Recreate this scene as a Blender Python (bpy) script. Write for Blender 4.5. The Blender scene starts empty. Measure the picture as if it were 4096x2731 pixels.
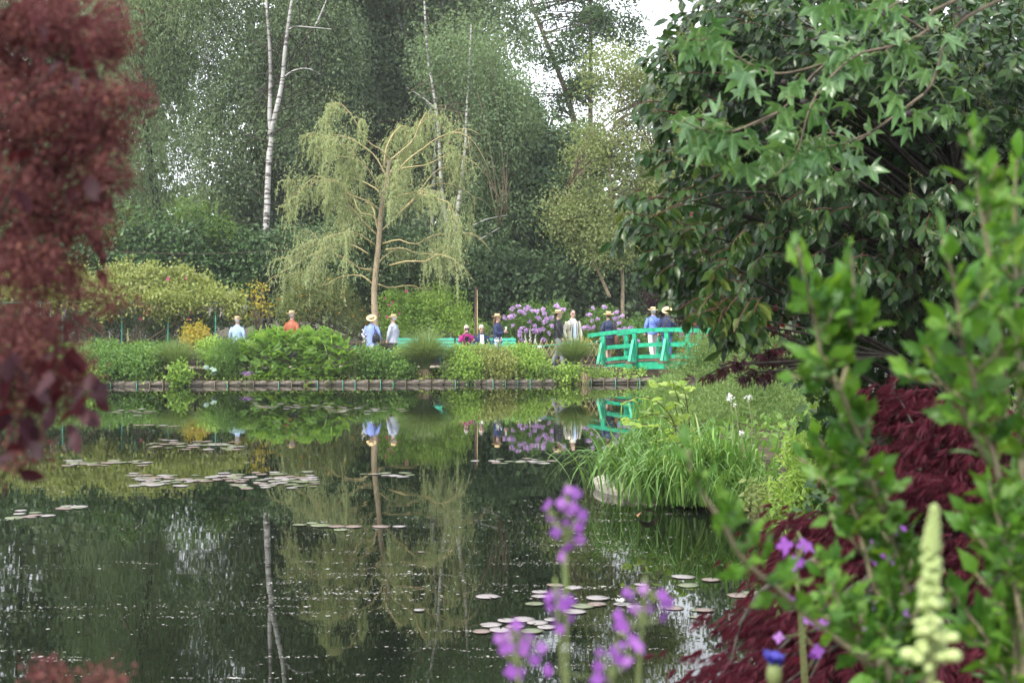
import bpy, math, random
import numpy as np
from mathutils import Vector, Matrix

RNG = np.random.default_rng(7)
LEAF_N, LEAF_S = 1.75, 1.35
random.seed(7)
C = bpy.context.scene.collection
SC = bpy.context.scene
R = math.radians
# ------------------------------------------------------------------ camera, sky, sun, exposure
FPX, HZ, CAMZ = 5689.0, 1258.0, 2.1        # focal length and horizon row of the 4096 px photograph
cam = bpy.data.cameras.new("camera")
cam.lens, cam.sensor_width = 50.0, 36.0
cam.shift_y = (HZ - 1365.5) / 4096.0
cam.clip_start, cam.clip_end = 0.05, 5000.0
cam.dof.use_dof = True
cam.dof.focus_distance = 43.0
cam.dof.aperture_fstop = 5.6
camo = bpy.data.objects.new("camera", cam)
C.objects.link(camo)
camo.location = (0, 0, CAMZ)
camo.rotation_euler = (R(90), 0, 0)
SC.camera = camo

SUN_EL, SUN_AZ = 46.0, 224.0               # compass degrees clockwise from +Y: behind the camera, from its left
w = bpy.data.worlds.new("World")
SC.world = w
w.use_nodes = True
nt = w.node_tree
nt.nodes.clear()
out = nt.nodes.new("ShaderNodeOutputWorld")
bg = nt.nodes.new("ShaderNodeBackground")
sky = nt.nodes.new("ShaderNodeTexSky")
sky.sky_type = 'NISHITA'
sky.sun_disc = False
sky.sun_elevation = R(SUN_EL)
sky.sun_rotation = R(SUN_AZ)
sky.dust_density = 3.0
tc = nt.nodes.new("ShaderNodeTexCoord")
nz = nt.nodes.new("ShaderNodeTexNoise")
nz.inputs["Scale"].default_value = 2.2
nz.inputs["Detail"].default_value = 4
rmp = nt.nodes.new("ShaderNodeValToRGB")
rmp.color_ramp.elements[0].position = 0.25
rmp.color_ramp.elements[0].color = (0.72, 0.72, 0.72, 1)
rmp.color_ramp.elements[1].position = 0.7
rmp.color_ramp.elements[1].color = (0.97, 0.97, 0.97, 1)
mx = nt.nodes.new("ShaderNodeMix")
mx.data_type = 'RGBA'
mx.inputs["B"].default_value = (11.5, 11.9, 12.6, 1)     # thin white cloud over most of the sky
nt.links.new(tc.outputs["Generated"], nz.inputs["Vector"])
nt.links.new(nz.outputs["Fac"], rmp.inputs[0])
nt.links.new(rmp.outputs[0], mx.inputs["Factor"])
nt.links.new(sky.outputs[0], mx.inputs["A"])
nt.links.new(mx.outputs["Result"], bg.inputs["Color"])
bg.inputs["Strength"].default_value = 0.115
nt.links.new(bg.outputs[0], out.inputs[0])

sun = bpy.data.lights.new("sun", 'SUN')
sun.energy = 2.8
sun.angle = R(6)
sun.color = (1.0, 0.95, 0.86)
suno = bpy.data.objects.new("sun", sun)
C.objects.link(suno)
_a, _e = R(SUN_AZ), R(SUN_EL)
_d = Vector((math.sin(_a) * math.cos(_e), math.cos(_a) * math.cos(_e), math.sin(_e)))
suno.rotation_euler = _d.to_track_quat('Z', 'Y').to_euler()
suno.location = _d * 60

vs = SC.view_settings
vs.view_transform = 'Standard'
vs.look = 'None'
vs.exposure = 1.05
vs.gamma = 1.0
vs.use_curve_mapping = False
SC.cycles.max_bounces = 6
SC.cycles.diffuse_bounces = 3
SC.cycles.glossy_bounces = 3
SC.cycles.transmission_bounces = 4
SC.cycles.caustics_reflective = False
SC.cycles.caustics_refractive = False

# ------------------------------------------------------------------ helpers
def W(px, py, D):
    """world point seen at pixel (px,py) of the 4096x2731 photograph, D metres away along the view"""
    return np.array(((px - 2048.0) / FPX * D, D, CAMZ - (py - HZ) / FPX * D))

def unit(a):
    return a / np.maximum(np.linalg.norm(a, axis=-1, keepdims=True), 1e-9)

def tag(o, label=None, cat=None, group=None, kind=None):
    if label: o["label"] = label
    if cat: o["category"] = cat
    if group: o["group"] = group
    if kind: o["kind"] = kind
    return o

def thing(name, label, cat, loc=(0, 0, 0), group=None):
    o = bpy.data.objects.new(name, None)
    o.empty_display_size = 0.2
    C.objects.link(o)
    o.location = [float(v) for v in loc]
    return tag(o, label, cat, group)

def wloc(o):
    v = Vector((0, 0, 0))
    while o is not None:
        v = v + o.location
        o = o.parent
    return np.array(v)

def link(name, me, parent=None, loc=(0, 0, 0), rot=None, scale=None, kind=None):
    o = bpy.data.objects.new(name, me)
    C.objects.link(o)
    if parent is not None: o.parent = parent
    o.location = [float(v) for v in loc]
    if rot is not None: o.rotation_euler = rot
    if scale is not None: o.scale = (scale,) * 3 if np.isscalar(scale) else scale
    if kind: o["kind"] = kind
    return o

class Soup:
    """collects triangles; build() links them as ONE mesh object"""
    def __init__(s):
        s.V, s.T, s.Rn, s.M, s.S, s.n = [], [], [], [], [], 0
    def add(s, v, t, rnd=0.5, mat=0, smooth=False):
        v = np.asarray(v, float).reshape(-1, 3); t = np.asarray(t, int).reshape(-1, 3)
        s.V.append(v); s.T.append(t + s.n); s.n += len(v)
        s.Rn.append(np.broadcast_to(np.asarray(rnd, float), (len(t),)).copy())
        s.M.append(np.full(len(t), mat)); s.S.append(np.full(len(t), smooth))
        return s
    def leaves(s, tm, P, X, N, S, rnd=None, mat=0, smooth=False):
        tv, tt = tm
        P = np.asarray(P, float); n = len(P)
        if n == 0: return s
        X = unit(np.asarray(X, float)); N = np.asarray(N, float)
        B = unit(np.cross(N, X)); N = np.cross(X, B)
        S = np.broadcast_to(np.asarray(S, float), (n,))[:, None, None]
        v = P[:, None, :] + S * (tv[None, :, 0:1] * B[:, None, :] + tv[None, :, 1:2] * X[:, None, :] + tv[None, :, 2:3] * N[:, None, :])
        t = (tt[None] + (np.arange(n) * len(tv))[:, None, None]).reshape(-1, 3)
        if rnd is None: rnd = RNG.random(n)
        return s.add(v.reshape(-1, 3), t, np.repeat(rnd, len(tt)), mat, smooth)
    def tubes(s, P, rad, sides=5, rnd=0.5, mat=0, cap=True):
        """P (M,K,3) polylines, rad (M,K)"""
        P = np.asarray(P, float)
        if P.ndim == 2: P = P[None]
        m, k, _ = P.shape
        if m == 0: return s
        rad = np.broadcast_to(np.asarray(rad, float), (m, k))
        Tn = unit(np.gradient(P, axis=1))
        ref = np.where(np.abs(Tn[:, :1, 2:3]) > 0.8, np.array([1.0, 0.13, 0]), np.array([0.07, 0.1, 1.0]))
        A = unit(np.cross(Tn, np.broadcast_to(ref, Tn.shape))); B = np.cross(Tn, A)
        th = np.arange(sides) / sides * 2 * np.pi
        v = P[:, :, None] + rad[:, :, None, None] * (np.cos(th)[:, None] * A[:, :, None] + np.sin(th)[:, None] * B[:, :, None])
        i = np.arange(sides); j = (i + 1) % sides
        base = (np.arange(k - 1) * sides)[:, None]
        q = np.stack([base + i, base + j, base + sides + j, base + sides + i], -1).reshape(-1, 4)
        t = np.concatenate([q[:, [0, 1, 2]], q[:, [0, 2, 3]]])
        if cap:
            f = np.stack([np.zeros(sides - 2, int), np.arange(1, sides - 1), np.arange(2, sides)], -1)
            t = np.concatenate([t, f[:, ::-1], f + (k - 1) * sides])
        nt_ = len(t)
        t = (t[None] + (np.arange(m) * k * sides)[:, None, None]).reshape(-1, 3)
        rnd = np.repeat(np.broadcast_to(np.asarray(rnd, float), (m,)), nt_)
        return s.add(v.reshape(-1, 3), t, rnd, mat, True)
    def ribbons(s, P, wd, side, rnd=None, mat=0, fold=0.0):
        """P (M,K,3), wd (M,K) half widths, side (M,3)"""
        m, k, _ = P.shape
        side = unit(side)[:, None, :] * wd[:, :, None]
        up = np.array([0, 0, 1.0]) * (wd * fold)[:, :, None]
        v = np.stack([P - side + up, P, P + side + up], 2)
        b = (np.arange(k - 1) * 3)[:, None]
        a = np.array([[0, 1, 4, 3], [1, 2, 5, 4]])
        q = (b[:, None] + a[None]).reshape(-1, 4)
        t = np.concatenate([q[:, [0, 1, 2]], q[:, [0, 2, 3]]])
        if rnd is None: rnd = RNG.random(m)
        nt_ = len(t)
        t = (t[None] + (np.arange(m) * k * 3)[:, None, None]).reshape(-1, 3)
        return s.add(v.reshape(-1, 3), t, np.repeat(rnd, nt_), mat, True)
    def box(s, c, sz, ax=None, mat=0, jit=0.0, bev=0.12):
        """box with chamfered long edges; ax: 3x3 rows = local axes"""
        h = np.asarray(sz, float) / 2
        ax = np.eye(3) if ax is None else np.asarray(ax, float)
        b = bev * min(h)
        o = np.array([[-h[0] + b, -h[1]], [h[0] - b, -h[1]], [h[0], -h[1] + b], [h[0], h[1] - b], [h[0] - b, h[1]], [-h[0] + b, h[1]], [-h[0], h[1] - b], [-h[0], -h[1] + b]])
        v = np.concatenate([np.c_[o, np.full(8, -h[2])], np.c_[o, np.full(8, h[2])]])
        if jit: v = v + RNG.normal(0, jit, v.shape)
        i = np.arange(8); j = (i + 1) % 8
        t = np.concatenate([np.stack([i, j, j + 8], -1), np.stack([i, j + 8, i + 8], -1)])
        f = np.stack([np.zeros(6, int), np.arange(1, 7), np.arange(2, 8)], -1)
        t = np.concatenate([t, f[:, ::-1], f + 8])
        return s.add(np.asarray(c, float) + v @ ax, t, 0.5, mat)
    def beam(s, a, b, wd, ht, up=(0, 0, 1), mat=0):
        a = np.asarray(a, float); b = np.asarray(b, float)
        z = unit(b - a); x = unit(np.cross(np.asarray(up, float), z)); y = np.cross(z, x)
        return s.box((a + b) / 2, (wd, ht, np.linalg.norm(b - a)), np.array([x, y, z]), mat)
    def ball(s, c, r, seg=8, rings=5, ax=None, mat=0, rnd=0.5):
        r = np.broadcast_to(np.asarray(r, float), (3,))
        ph = np.linspace(0, np.pi, rings + 1)[1:-1]; th = np.arange(seg) / seg * 2 * np.pi
        v = np.stack([np.outer(np.sin(ph), np.cos(th)), np.outer(np.sin(ph), np.sin(th)), np.outer(np.cos(ph), np.ones(seg))], -1).reshape(-1, 3)
        v = np.concatenate([v, [[0, 0, 1], [0, 0, -1]]]) * r
        if ax is not None: v = v @ np.asarray(ax, float)
        i = np.arange(seg); j = (i + 1) % seg; T = []
        for k in range(rings - 2):
            T += [np.stack([k * seg + i, (k + 1) * seg + i, (k + 1) * seg + j], -1), np.stack([k * seg + i, (k + 1) * seg + j, k * seg + j], -1)]
        n = seg * (rings - 1); l = (rings - 2) * seg
        T += [np.stack([np.full(seg, n), i, j], -1), np.stack([np.full(seg, n + 1), l + j, l + i], -1)]
        return s.add(np.asarray(c, float) + v, np.concatenate(T), rnd, mat, True)
    def loft(s, rings_c, rx, ry, seg=12, ax=None, mat=0):
        """closed stack of ellipses with the given centres (K,3); ax rows = local x,y"""
        c = np.asarray(rings_c, float); k = len(c)
        ax = np.eye(3) if ax is None else np.asarray(ax, float)
        th = np.arange(seg) / seg * 2 * np.pi
        v = c[:, None] + (np.cos(th)[None, :, None] * np.asarray(rx, float)[:, None, None]) * ax[0] + (np.sin(th)[None, :, None] * np.asarray(ry, float)[:, None, None]) * ax[1]
        i = np.arange(seg); j = (i + 1) % seg; T = []
        for q in range(k - 1):
            T += [np.stack([q * seg + i, q * seg + j, (q + 1) * seg + j], -1), np.stack([q * seg + i, (q + 1) * seg + j, (q + 1) * seg + i], -1)]
        f = np.stack([np.zeros(seg - 2, int), np.arange(1, seg - 1), np.arange(2, seg)], -1)
        T += [f[:, ::-1], f + (k - 1) * seg]
        return s.add(v.reshape(-1, 3), np.concatenate(T), 0.5, mat, True)
    def mesh(s, name, mats, origin=(0, 0, 0)):
        me = bpy.data.meshes.new(name)
        V = (np.concatenate(s.V) - np.asarray(origin, float)).astype(np.float32); T = np.concatenate(s.T).astype(np.int32)
        me.vertices.add(len(V)); me.vertices.foreach_set("co", V.ravel())
        me.loops.add(T.size); me.loops.foreach_set("vertex_index", T.ravel())
        me.polygons.add(len(T)); me.polygons.foreach_set("loop_start", np.arange(0, T.size, 3, dtype=np.int32))
        me.polygons.foreach_set("material_index", np.concatenate(s.M).astype(np.int32))
        me.polygons.foreach_set("use_smooth", np.concatenate(s.S))
        at = me.attributes.new("rnd", 'FLOAT', 'FACE')
        at.data.foreach_set("value", np.concatenate(s.Rn).astype(np.float32))
        for m in (mats if isinstance(mats, (list, tuple)) else [mats]): me.materials.append(m)
        me.update(calc_edges=True)
        return me
    def build(s, name, mats, parent=None, kind=None, origin=None):
        base = wloc(parent) if parent is not None else np.zeros(3)
        o0 = base if origin is None else np.asarray(origin, float)
        return link(name, s.mesh(name, mats, o0), parent, o0 - base, kind=kind)

# leaf templates (x across, y along, z along the normal); length 1
def tmpl(v, t): return np.array(v, float), np.array(t, int)
DIA = tmpl([[0, 0, 0], [-.3, .48, .06], [0, 1, -.05], [.3, .48, .06]], [[0, 2, 1], [0, 3, 2]])
THREAD = tmpl([[0, 0, 0], [-.032, .42, .02], [0, 1, -.16], [.032, .42, .02]], [[0, 2, 1], [0, 3, 2]])
LANCE = tmpl([[0, 0, 0], [-.12, .42, .03], [0, 1, -.12], [.12, .42, .03]], [[0, 2, 1], [0, 3, 2]])
def leaf8(wd, curl=.25, fold=.12, petiole=.0):
    p = petiole
    v = [[0, p, 0], [-wd * .8, p + .3 * (1 - p), fold * wd * 2 - curl * .09], [0, p + .3 * (1 - p), -curl * .09], [wd * .8, p + .3 * (1 - p), fold * wd * 2 - curl * .09],
         [-wd * .85, p + .62 * (1 - p), fold * wd * 2 - curl * .4], [0, p + .62 * (1 - p), -curl * .4], [wd * .85, p + .62 * (1 - p), fold * wd * 2 - curl * .4], [0, .98, -curl]]
    return tmpl(v, [[0, 2, 1], [0, 3, 2], [1, 5, 4], [1, 2, 5], [2, 3, 6], [2, 6, 5], [4, 5, 7], [5, 6, 7]])
ELL = leaf8(.27, .22, .1)
BROAD = leaf8(.42, .2, .1)
def fan(outline, centre, droop, lift=0.0):
    o = np.array(outline, float); c = np.array(centre, float)
    v = np.vstack([[c[0], c[1], 0], np.c_[o, np.zeros(len(o))]])
    r = np.hypot(v[:, 0] - c[0], v[:, 1] - c[1])
    v[:, 2] = -droop * r ** 1.6 * 1.2
    n = len(o)
    return v, np.array([[0, i + 1, (i + 1) % n + 1] for i in range(n)], int)
def lobed(angles, lens, notch, base=.12):
    o = []
    for k, (a, l) in enumerate(zip(angles, lens)):
        a = R(a)
        for da, f in ((-.24, .60), (0, 1), (.24, .60)):
            o.append((math.sin(a + da) * l * f, .3 + math.cos(a + da) * l * f))
        if k < len(angles) - 1:
            b = R((angles[k] + angles[k + 1]) / 2)
            o.append((math.sin(b) * notch, .3 + math.cos(b) * notch))
    o.append((.05, .24)); o.append((0, .2)); o.append((-.05, .24))
    return o
STAR = fan(lobed([-112, -54, 0, 54, 112], [.46, .62, .72, .62, .46], .27), (0, .3), .55)
MAPLE = fan(lobed([-120, -80, -40, 0, 40, 80, 120], [.4, .6, .75, .8, .75, .6, .4], .1), (0, .3), .7)
HIBO = [(.0, .0), (.05, .12), (.13, .25), (.21, .36), (.31, .47), (.23, .49), (.25, .60), (.16, .62), (.17, .73), (.09, .80), (.0, 1.0),
        (-.09, .80), (-.17, .73), (-.16, .62), (-.25, .60), (-.23, .49), (-.31, .47), (-.21, .36), (-.13, .25), (-.05, .12)]
HIBO = [(x * .84, y) for x, y in HIBO]
HIB = fan(HIBO, (0, .45), .35)
HEART = fan([(0, .02), (.16, -.06), (.36, .08), (.42, .3), (.3, .62), (.12, .86), (0, 1), (-.12, .86), (-.3, .62), (-.42, .3), (-.36, .08), (-.16, -.06)], (0, .35), .3)
def frond(pairs=9, lw=.055):
    v = [[-.01, 0, 0], [.01, 0, 0], [0, 1, -.22]]; t = [[0, 1, 2]]
    for i in range(pairs):
        y = .12 + .86 * i / pairs; l = .30 * math.sin(math.pi * min(1, .22 + .8 * (1 - i / pairs))) + .05; z = -.22 * y * y
        for sg in (-1, 1):
            b = len(v)
            v += [[0, y, z], [sg * l * .5, y + lw + .06, z + .02], [sg * l, y + .10, z - .06], [sg * l * .5, y - lw + .05, z + .0]]
            t += [[b, b + 1, b + 2], [b, b + 2, b + 3]]
    return tmpl(v, t)
FROND = frond()
STARF = tmpl([[0, 0, 0]] + [[math.cos(a) * r, math.sin(a) * r, .15 * r] for a, r in [(k * math.pi / 5, .5 if k % 2 == 0 else .22) for k in range(10)]],
             [[0, k + 1, (k + 1) % 10 + 1] for k in range(10)])

def rdirs(n, bias=(0, 0, 0)):
    return unit(RNG.normal(0, 1, (n, 3)) + np.asarray(bias, float))
def noise3(P, f=1.0, ph=0.0):
    x, y, z = (P * f).T
    return (np.sin(x * 1.3 + 2.1 * np.sin(y * .9 + ph) + ph) + np.sin(y * 1.7 + 1.7 * np.sin(z * 1.1 + ph * 2)) + np.sin(z * 1.5 + 1.9 * np.sin(x * .8 - ph)) + .6 * np.sin(x * 3.1 + z * 2.7 + ph)) / 3.6
def smooth_path(pts, k):
    """Catmull-Rom resample of a polyline to k points"""
    p = np.asarray(pts, float); n = len(p)
    q = np.vstack([2 * p[0] - p[1], p, 2 * p[-1] - p[-2]])
    u = np.linspace(0, n - 1 - 1e-6, k); i = u.astype(int); f = (u - i)[:, None]
    a, b, c, d = q[i], q[i + 1], q[i + 2], q[i + 3]
    return .5 * (2 * b + (c - a) * f + (2 * a - 5 * b + 4 * c - d) * f ** 2 + (3 * b - a - 3 * c + d) * f ** 3)

# ------------------------------------------------------------------ materials
def mat(name):
    m = bpy.data.materials.new(name); m.use_nodes = True
    t = m.node_tree; t.nodes.clear()
    o = t.nodes.new("ShaderNodeOutputMaterial")
    return m, t, o
def ramp(t, fac, stops):
    r = t.nodes.new("ShaderNodeValToRGB"); e = r.color_ramp.elements
    while len(e) < len(stops): e.new(.5)
    for q, (p, c) in zip(e, stops):
        q.position = p; q.color = (*c, 1)
    t.links.new(fac, r.inputs[0])
    return r.outputs[0]
def leaf_mat(name, cols, rough=.5, trans=.3, spec=.4, obj=False, tint=(1.25, 1.2, .7)):
    m, t, o = mat(name)
    if obj:
        a = t.nodes.new("ShaderNodeObjectInfo"); fac = a.outputs["Random"]
    else:
        a = t.nodes.new("ShaderNodeAttribute"); a.attribute_name = "rnd"; fac = a.outputs["Fac"]
    n = len(cols)
    col = ramp(t, fac, [(i / max(1, n - 1), c) for i, c in enumerate(cols)])
    if obj:                                   # pale midrib, side veins and mottling of single leaves
        co = t.nodes.new("ShaderNodeTexCoord"); sx = t.nodes.new("ShaderNodeSeparateXYZ"); t.links.new(co.outputs["Object"], sx.inputs[0])
        ab = t.nodes.new("ShaderNodeMath"); ab.operation = 'ABSOLUTE'; t.links.new(sx.outputs[0], ab.inputs[0])
        rib = ramp(t, ab.outputs[0], [(.006, (1.6, 1.5, 1.5)), (.022, (1, 1, 1))])
        nn = t.nodes.new("ShaderNodeTexNoise"); nn.inputs["Scale"].default_value = 5.0; nn.inputs["Detail"].default_value = 4; t.links.new(co.outputs["Object"], nn.inputs["Vector"])
        ad = t.nodes.new("ShaderNodeMath"); ad.operation = 'MULTIPLY_ADD'; ad.inputs[1].default_value = -1.1; t.links.new(ab.outputs[0], ad.inputs[0]); t.links.new(sx.outputs[1], ad.inputs[2])
        sn = t.nodes.new("ShaderNodeMath"); sn.operation = 'MULTIPLY'; sn.inputs[1].default_value = 58.0; t.links.new(ad.outputs[0], sn.inputs[0])
        s2 = t.nodes.new("ShaderNodeMath"); s2.operation = 'SINE'; t.links.new(sn.outputs[0], s2.inputs[0])
        vn = ramp(t, s2.outputs[0], [(.55, (1, 1, 1)), (.98, (1.25, 1.22, 1.2))])
        for q in (rib, vn, ramp(t, nn.outputs["Fac"], [(.3, (.72, .76, .7)), (.7, (1.22, 1.15, 1.1))])):
            mq = t.nodes.new("ShaderNodeMix"); mq.data_type = 'RGBA'; mq.blend_type = 'MULTIPLY'; mq.inputs["Factor"].default_value = 1
            t.links.new(col, mq.inputs["A"]); t.links.new(q, mq.inputs["B"]); col = mq.outputs["Result"]
    p = t.nodes.new("ShaderNodeBsdfPrincipled")
    p.inputs["Roughness"].default_value = rough
    p.inputs["Specular IOR Level"].default_value = spec
    t.links.new(col, p.inputs["Base Color"])
    if trans > 0:
        tl = t.nodes.new("ShaderNodeBsdfTranslucent")
        mm = t.nodes.new("ShaderNodeMix"); mm.data_type = 'RGBA'; mm.blend_type = 'MULTIPLY'
        mm.inputs["Factor"].default_value = 1; mm.inputs["B"].default_value = (*tint, 1)
        t.links.new(col, mm.inputs["A"]); t.links.new(mm.outputs["Result"], tl.inputs["Color"])
        ms = t.nodes.new("ShaderNodeMixShader"); ms.inputs[0].default_value = trans
        t.links.new(p.outputs[0], ms.inputs[1]); t.links.new(tl.outputs[0], ms.inputs[2])
        t.links.new(ms.outputs[0], o.inputs[0])
    else:
        t.links.new(p.outputs[0], o.inputs[0])
    return m
def rough_mat(name, stops, scale=8.0, rough=.8, spec=.3, stretch=(1, 1, 1), bump=.3, detail=5, metal=0.0):
    """noise-coloured surface with relief"""
    m, t, o = mat(name)
    co = t.nodes.new("ShaderNodeTexCoord"); mp = t.nodes.new("ShaderNodeMapping")
    mp.inputs["Scale"].default_value = stretch
    n = t.nodes.new("ShaderNodeTexNoise"); n.inputs["Scale"].default_value = scale; n.inputs["Detail"].default_value = detail
    t.links.new(co.outputs["Object"], mp.inputs[0]); t.links.new(mp.outputs[0], n.inputs["Vector"])
    p = t.nodes.new("ShaderNodeBsdfPrincipled")
    p.inputs["Roughness"].default_value = rough; p.inputs["Specular IOR Level"].default_value = spec; p.inputs["Metallic"].default_value = metal
    t.links.new(ramp(t, n.outputs["Fac"], stops), p.inputs["Base Color"])
    if bump:
        b = t.nodes.new("ShaderNodeBump"); b.inputs["Strength"].default_value = bump; b.inputs["Distance"].default_value = .02
        t.links.new(n.outputs["Fac"], b.inputs["Height"]); t.links.new(b.outputs[0], p.inputs["Normal"])
    t.links.new(p.outputs[0], o.inputs[0])
    return m
def flat_mat(name, c, rough=.6, var=.25, scale=14.0, spec=.4, bump=.1):
    a = np.array(c)
    return rough_mat(name, [(.3, tuple(a * (1 - var))), (.7, tuple(np.minimum(a * (1 + var), .95)))], scale, rough, spec, bump=bump)

M = {}
M['bark'] = rough_mat("bark", [(.3, (.05, .04, .03)), (.7, (.17, .14, .10))], 6, .9, .2, (3, 3, 1), .6)
M['bark_dark'] = rough_mat("bark_dark", [(.3, (.018, .015, .012)), (.7, (.06, .05, .04))], 8, .9, .2, (3, 3, 1), .5)
M['bark_willow'] = rough_mat("bark_willow", [(.3, (.20, .155, .10)), (.7, (.38, .31, .21))], 9, .85, .2, (3, 3, 1), .4)
M['twig_yellow'] = rough_mat("twig_yellow", [(.3, (.30, .24, .11)), (.7, (.44, .37, .19))], 9, .6, .3, (1, 1, 1), .1)
M['twig'] = rough_mat("twig", [(.3, (.10, .075, .05)), (.7, (.20, .16, .11))], 9, .8, .2)
M['twig_red'] = rough_mat("twig_red", [(.3, (.05, .018, .014)), (.7, (.09, .03, .02))], 9, .6, .3)
M['stem_green'] = rough_mat("stem_green", [(.3, (.10, .15, .04)), (.7, (.19, .21, .09))], 9, .6, .3)
M['stem_grey'] = rough_mat("stem_grey", [(.3, (.14, .12, .07)), (.7, (.27, .24, .15))], 30, .7, .3)
def birch():
    m, t, o = mat("birch_bark")
    co = t.nodes.new("ShaderNodeTexCoord")
    p = t.nodes.new("ShaderNodeBsdfPrincipled"); p.inputs["Roughness"].default_value = .7
    def nz_(stretch, scale, det):
        mp = t.nodes.new("ShaderNodeMapping"); mp.inputs["Scale"].default_value = stretch
        n = t.nodes.new("ShaderNodeTexNoise"); n.inputs["Scale"].default_value = scale; n.inputs["Detail"].default_value = det
        t.links.new(co.outputs["Object"], mp.inputs[0]); t.links.new(mp.outputs[0], n.inputs["Vector"])
        return n.outputs["Fac"]
    a = ramp(t, nz_((1, 1, 5), 2.2, 5), [(.50, (0, 0, 0)), (.57, (1, 1, 1))])
    b = ramp(t, nz_((1, 1, .4), 1.5, 4), [(.3, (.20, .195, .18)), (.65, (.45, .44, .42))])
    mx_ = t.nodes.new("ShaderNodeMix"); mx_.data_type = 'RGBA'
    mx_.inputs["B"].default_value = (.07, .06, .055, 1)
    t.links.new(a, mx_.inputs["Factor"]); t.links.new(b, mx_.inputs["A"])
    t.links.new(mx_.outputs["Result"], p.inputs["Base Color"]); t.links.new(p.outputs[0], o.inputs[0])
    return m
M['birch'] = birch()
G = leaf_mat
M['lf_willow_pale'] = G("leaf_pale_willow", [(.13, .21, .10), (.21, .29, .15), (.16, .24, .11), (.28, .33, .20)], .6, .4, .2)
M['lf_birch'] = G("leaf_birch", [(.11, .165, .09), (.16, .225, .125), (.13, .19, .10), (.24, .30, .17)], .6, .4, .2)
M['lf_birch_light'] = G("leaf_birch_light", [(.11, .175, .085), (.16, .23, .12), (.13, .195, .095), (.22, .28, .15)], .6, .4, .2)
M['lf_dark'] = G("leaf_dark", [(.06, .11, .05), (.095, .155, .07), (.07, .13, .055), (.13, .19, .085)], .5, .3, .25)
M['lf_olive'] = G("leaf_olive", [(.17, .22, .075), (.23, .28, .11), (.15, .20, .065), (.29, .32, .15)], .6, .4, .2)
M['lf_larch'] = G("leaf_sparse", [(.05, .10, .04), (.08, .14, .055), (.10, .17, .065)], .6, .35, .2)
M['lf_weep'] = G("leaf_weeping", [(.28, .35, .16), (.36, .43, .23), (.32, .38, .18), (.44, .46, .27)], .6, .4, .2)
M['lf_laurel_hedge'] = G("leaf_hedge", [(.035, .08, .025), (.06, .12, .035), (.045, .10, .03), (.09, .16, .05)], .4, .2, .35)
M['lf_bright'] = G("leaf_bright", [(.10, .19, .03), (.15, .25, .05), (.12, .21, .035), (.19, .28, .06)], .45, .4)
M['lf_wist'] = G("leaf_wisteria", [(.19, .25, .055), (.27, .32, .09), (.23, .27, .07), (.34, .35, .15)], .5, .4)
M['lf_fern'] = G("leaf_fern", [(.17, .33, .055), (.23, .40, .08), (.28, .43, .075), (.19, .35, .07)], .55, .4, .3)
M['lf_yellow'] = G("leaf_yellow", [(.28, .30, .03), (.40, .36, .04), (.45, .33, .06), (.22, .28, .04)], .5, .4)
M['lf_shore'] = G("leaf_shore", [(.16, .29, .05), (.23, .37, .075), (.29, .42, .08), (.18, .31, .07)], .55, .4, .3)
M['lf_mid'] = G("leaf_mid", [(.085, .18, .04), (.12, .23, .05), (.17, .28, .065)], .5, .4, .3)
M['lf_grass'] = G("blade_grass", [(.12, .21, .06), (.17, .26, .085), (.20, .28, .10), (.25, .29, .13)], .5, .35, .3)
M['lf_straw'] = G("blade_straw", [(.26, .20, .11), (.34, .27, .16), (.20, .15, .09)], .7, .2)
M['lf_glauc'] = G("leaf_glaucous", [(.20, .30, .25), (.28, .38, .33)], .45, .2, obj=True)
M['lf_cistus'] = G("leaf_fine_shrub", [(.075, .14, .035), (.11, .185, .05), (.18, .26, .085), (.09, .155, .04)], .55, .4, .3)
M['lf_knot'] = G("leaf_heart", [(.22, .34, .05), (.28, .40, .07), (.18, .30, .045)], .45, .4)
M['lf_lily'] = G("blade_daylily", [(.085, .19, .04), (.12, .24, .055), (.10, .21, .045), (.17, .28, .07)], .4, .35)
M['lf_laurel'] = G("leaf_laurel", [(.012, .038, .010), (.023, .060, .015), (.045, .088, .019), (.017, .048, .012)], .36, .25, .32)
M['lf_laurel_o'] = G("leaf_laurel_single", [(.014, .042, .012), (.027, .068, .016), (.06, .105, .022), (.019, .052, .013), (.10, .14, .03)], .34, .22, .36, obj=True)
M['lf_gum_o'] = G("leaf_sweetgum", [(.055, .14, .05), (.11, .215, .085), (.075, .17, .055)], .34, .4, .6, obj=True)
M['lf_hib_o'] = G("leaf_foreground_shrub", [(.035, .11, .016), (.065, .17, .02), (.11, .235, .028), (.045, .125, .022), (.16, .29, .04)], .45, .42, .35, obj=True)
M['lf_redmaple'] = G("leaf_red_maple", [(.045, .007, .013), (.075, .010, .020), (.058, .009, .019), (.105, .016, .028)], .7, .35, .2, tint=(1.4, .8, .8))
M['lf_redmaple_d'] = G("leaf_purple_maple", [(.035, .008, .016), (.07, .012, .022), (.05, .02, .03)], .45, .3, tint=(1.4, .8, .8))
M['lf_smoke'] = G("leaf_smoke_bush", [(.02, .007, .012), (.04, .011, .016), (.028, .010, .018)], .55, .25, .2, obj=True, tint=(1.9, .7, .6))
M['plume'] = G("plume_smoke_bush", [(.085, .031, .033), (.13, .048, .045), (.11, .039, .046), (.19, .085, .062)], .8, .35, .2, tint=(1.2, .9, .9))
M['pet_lilac'] = G("petal_lilac", [(.46, .24, .58), (.58, .38, .68), (.70, .54, .76)], .5, .3, tint=(1, 1, 1))
M['pet_purple'] = G("petal_purple", [(.26, .07, .43), (.36, .11, .52), (.45, .19, .60)], .5, .35, tint=(1, 1, 1))
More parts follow.
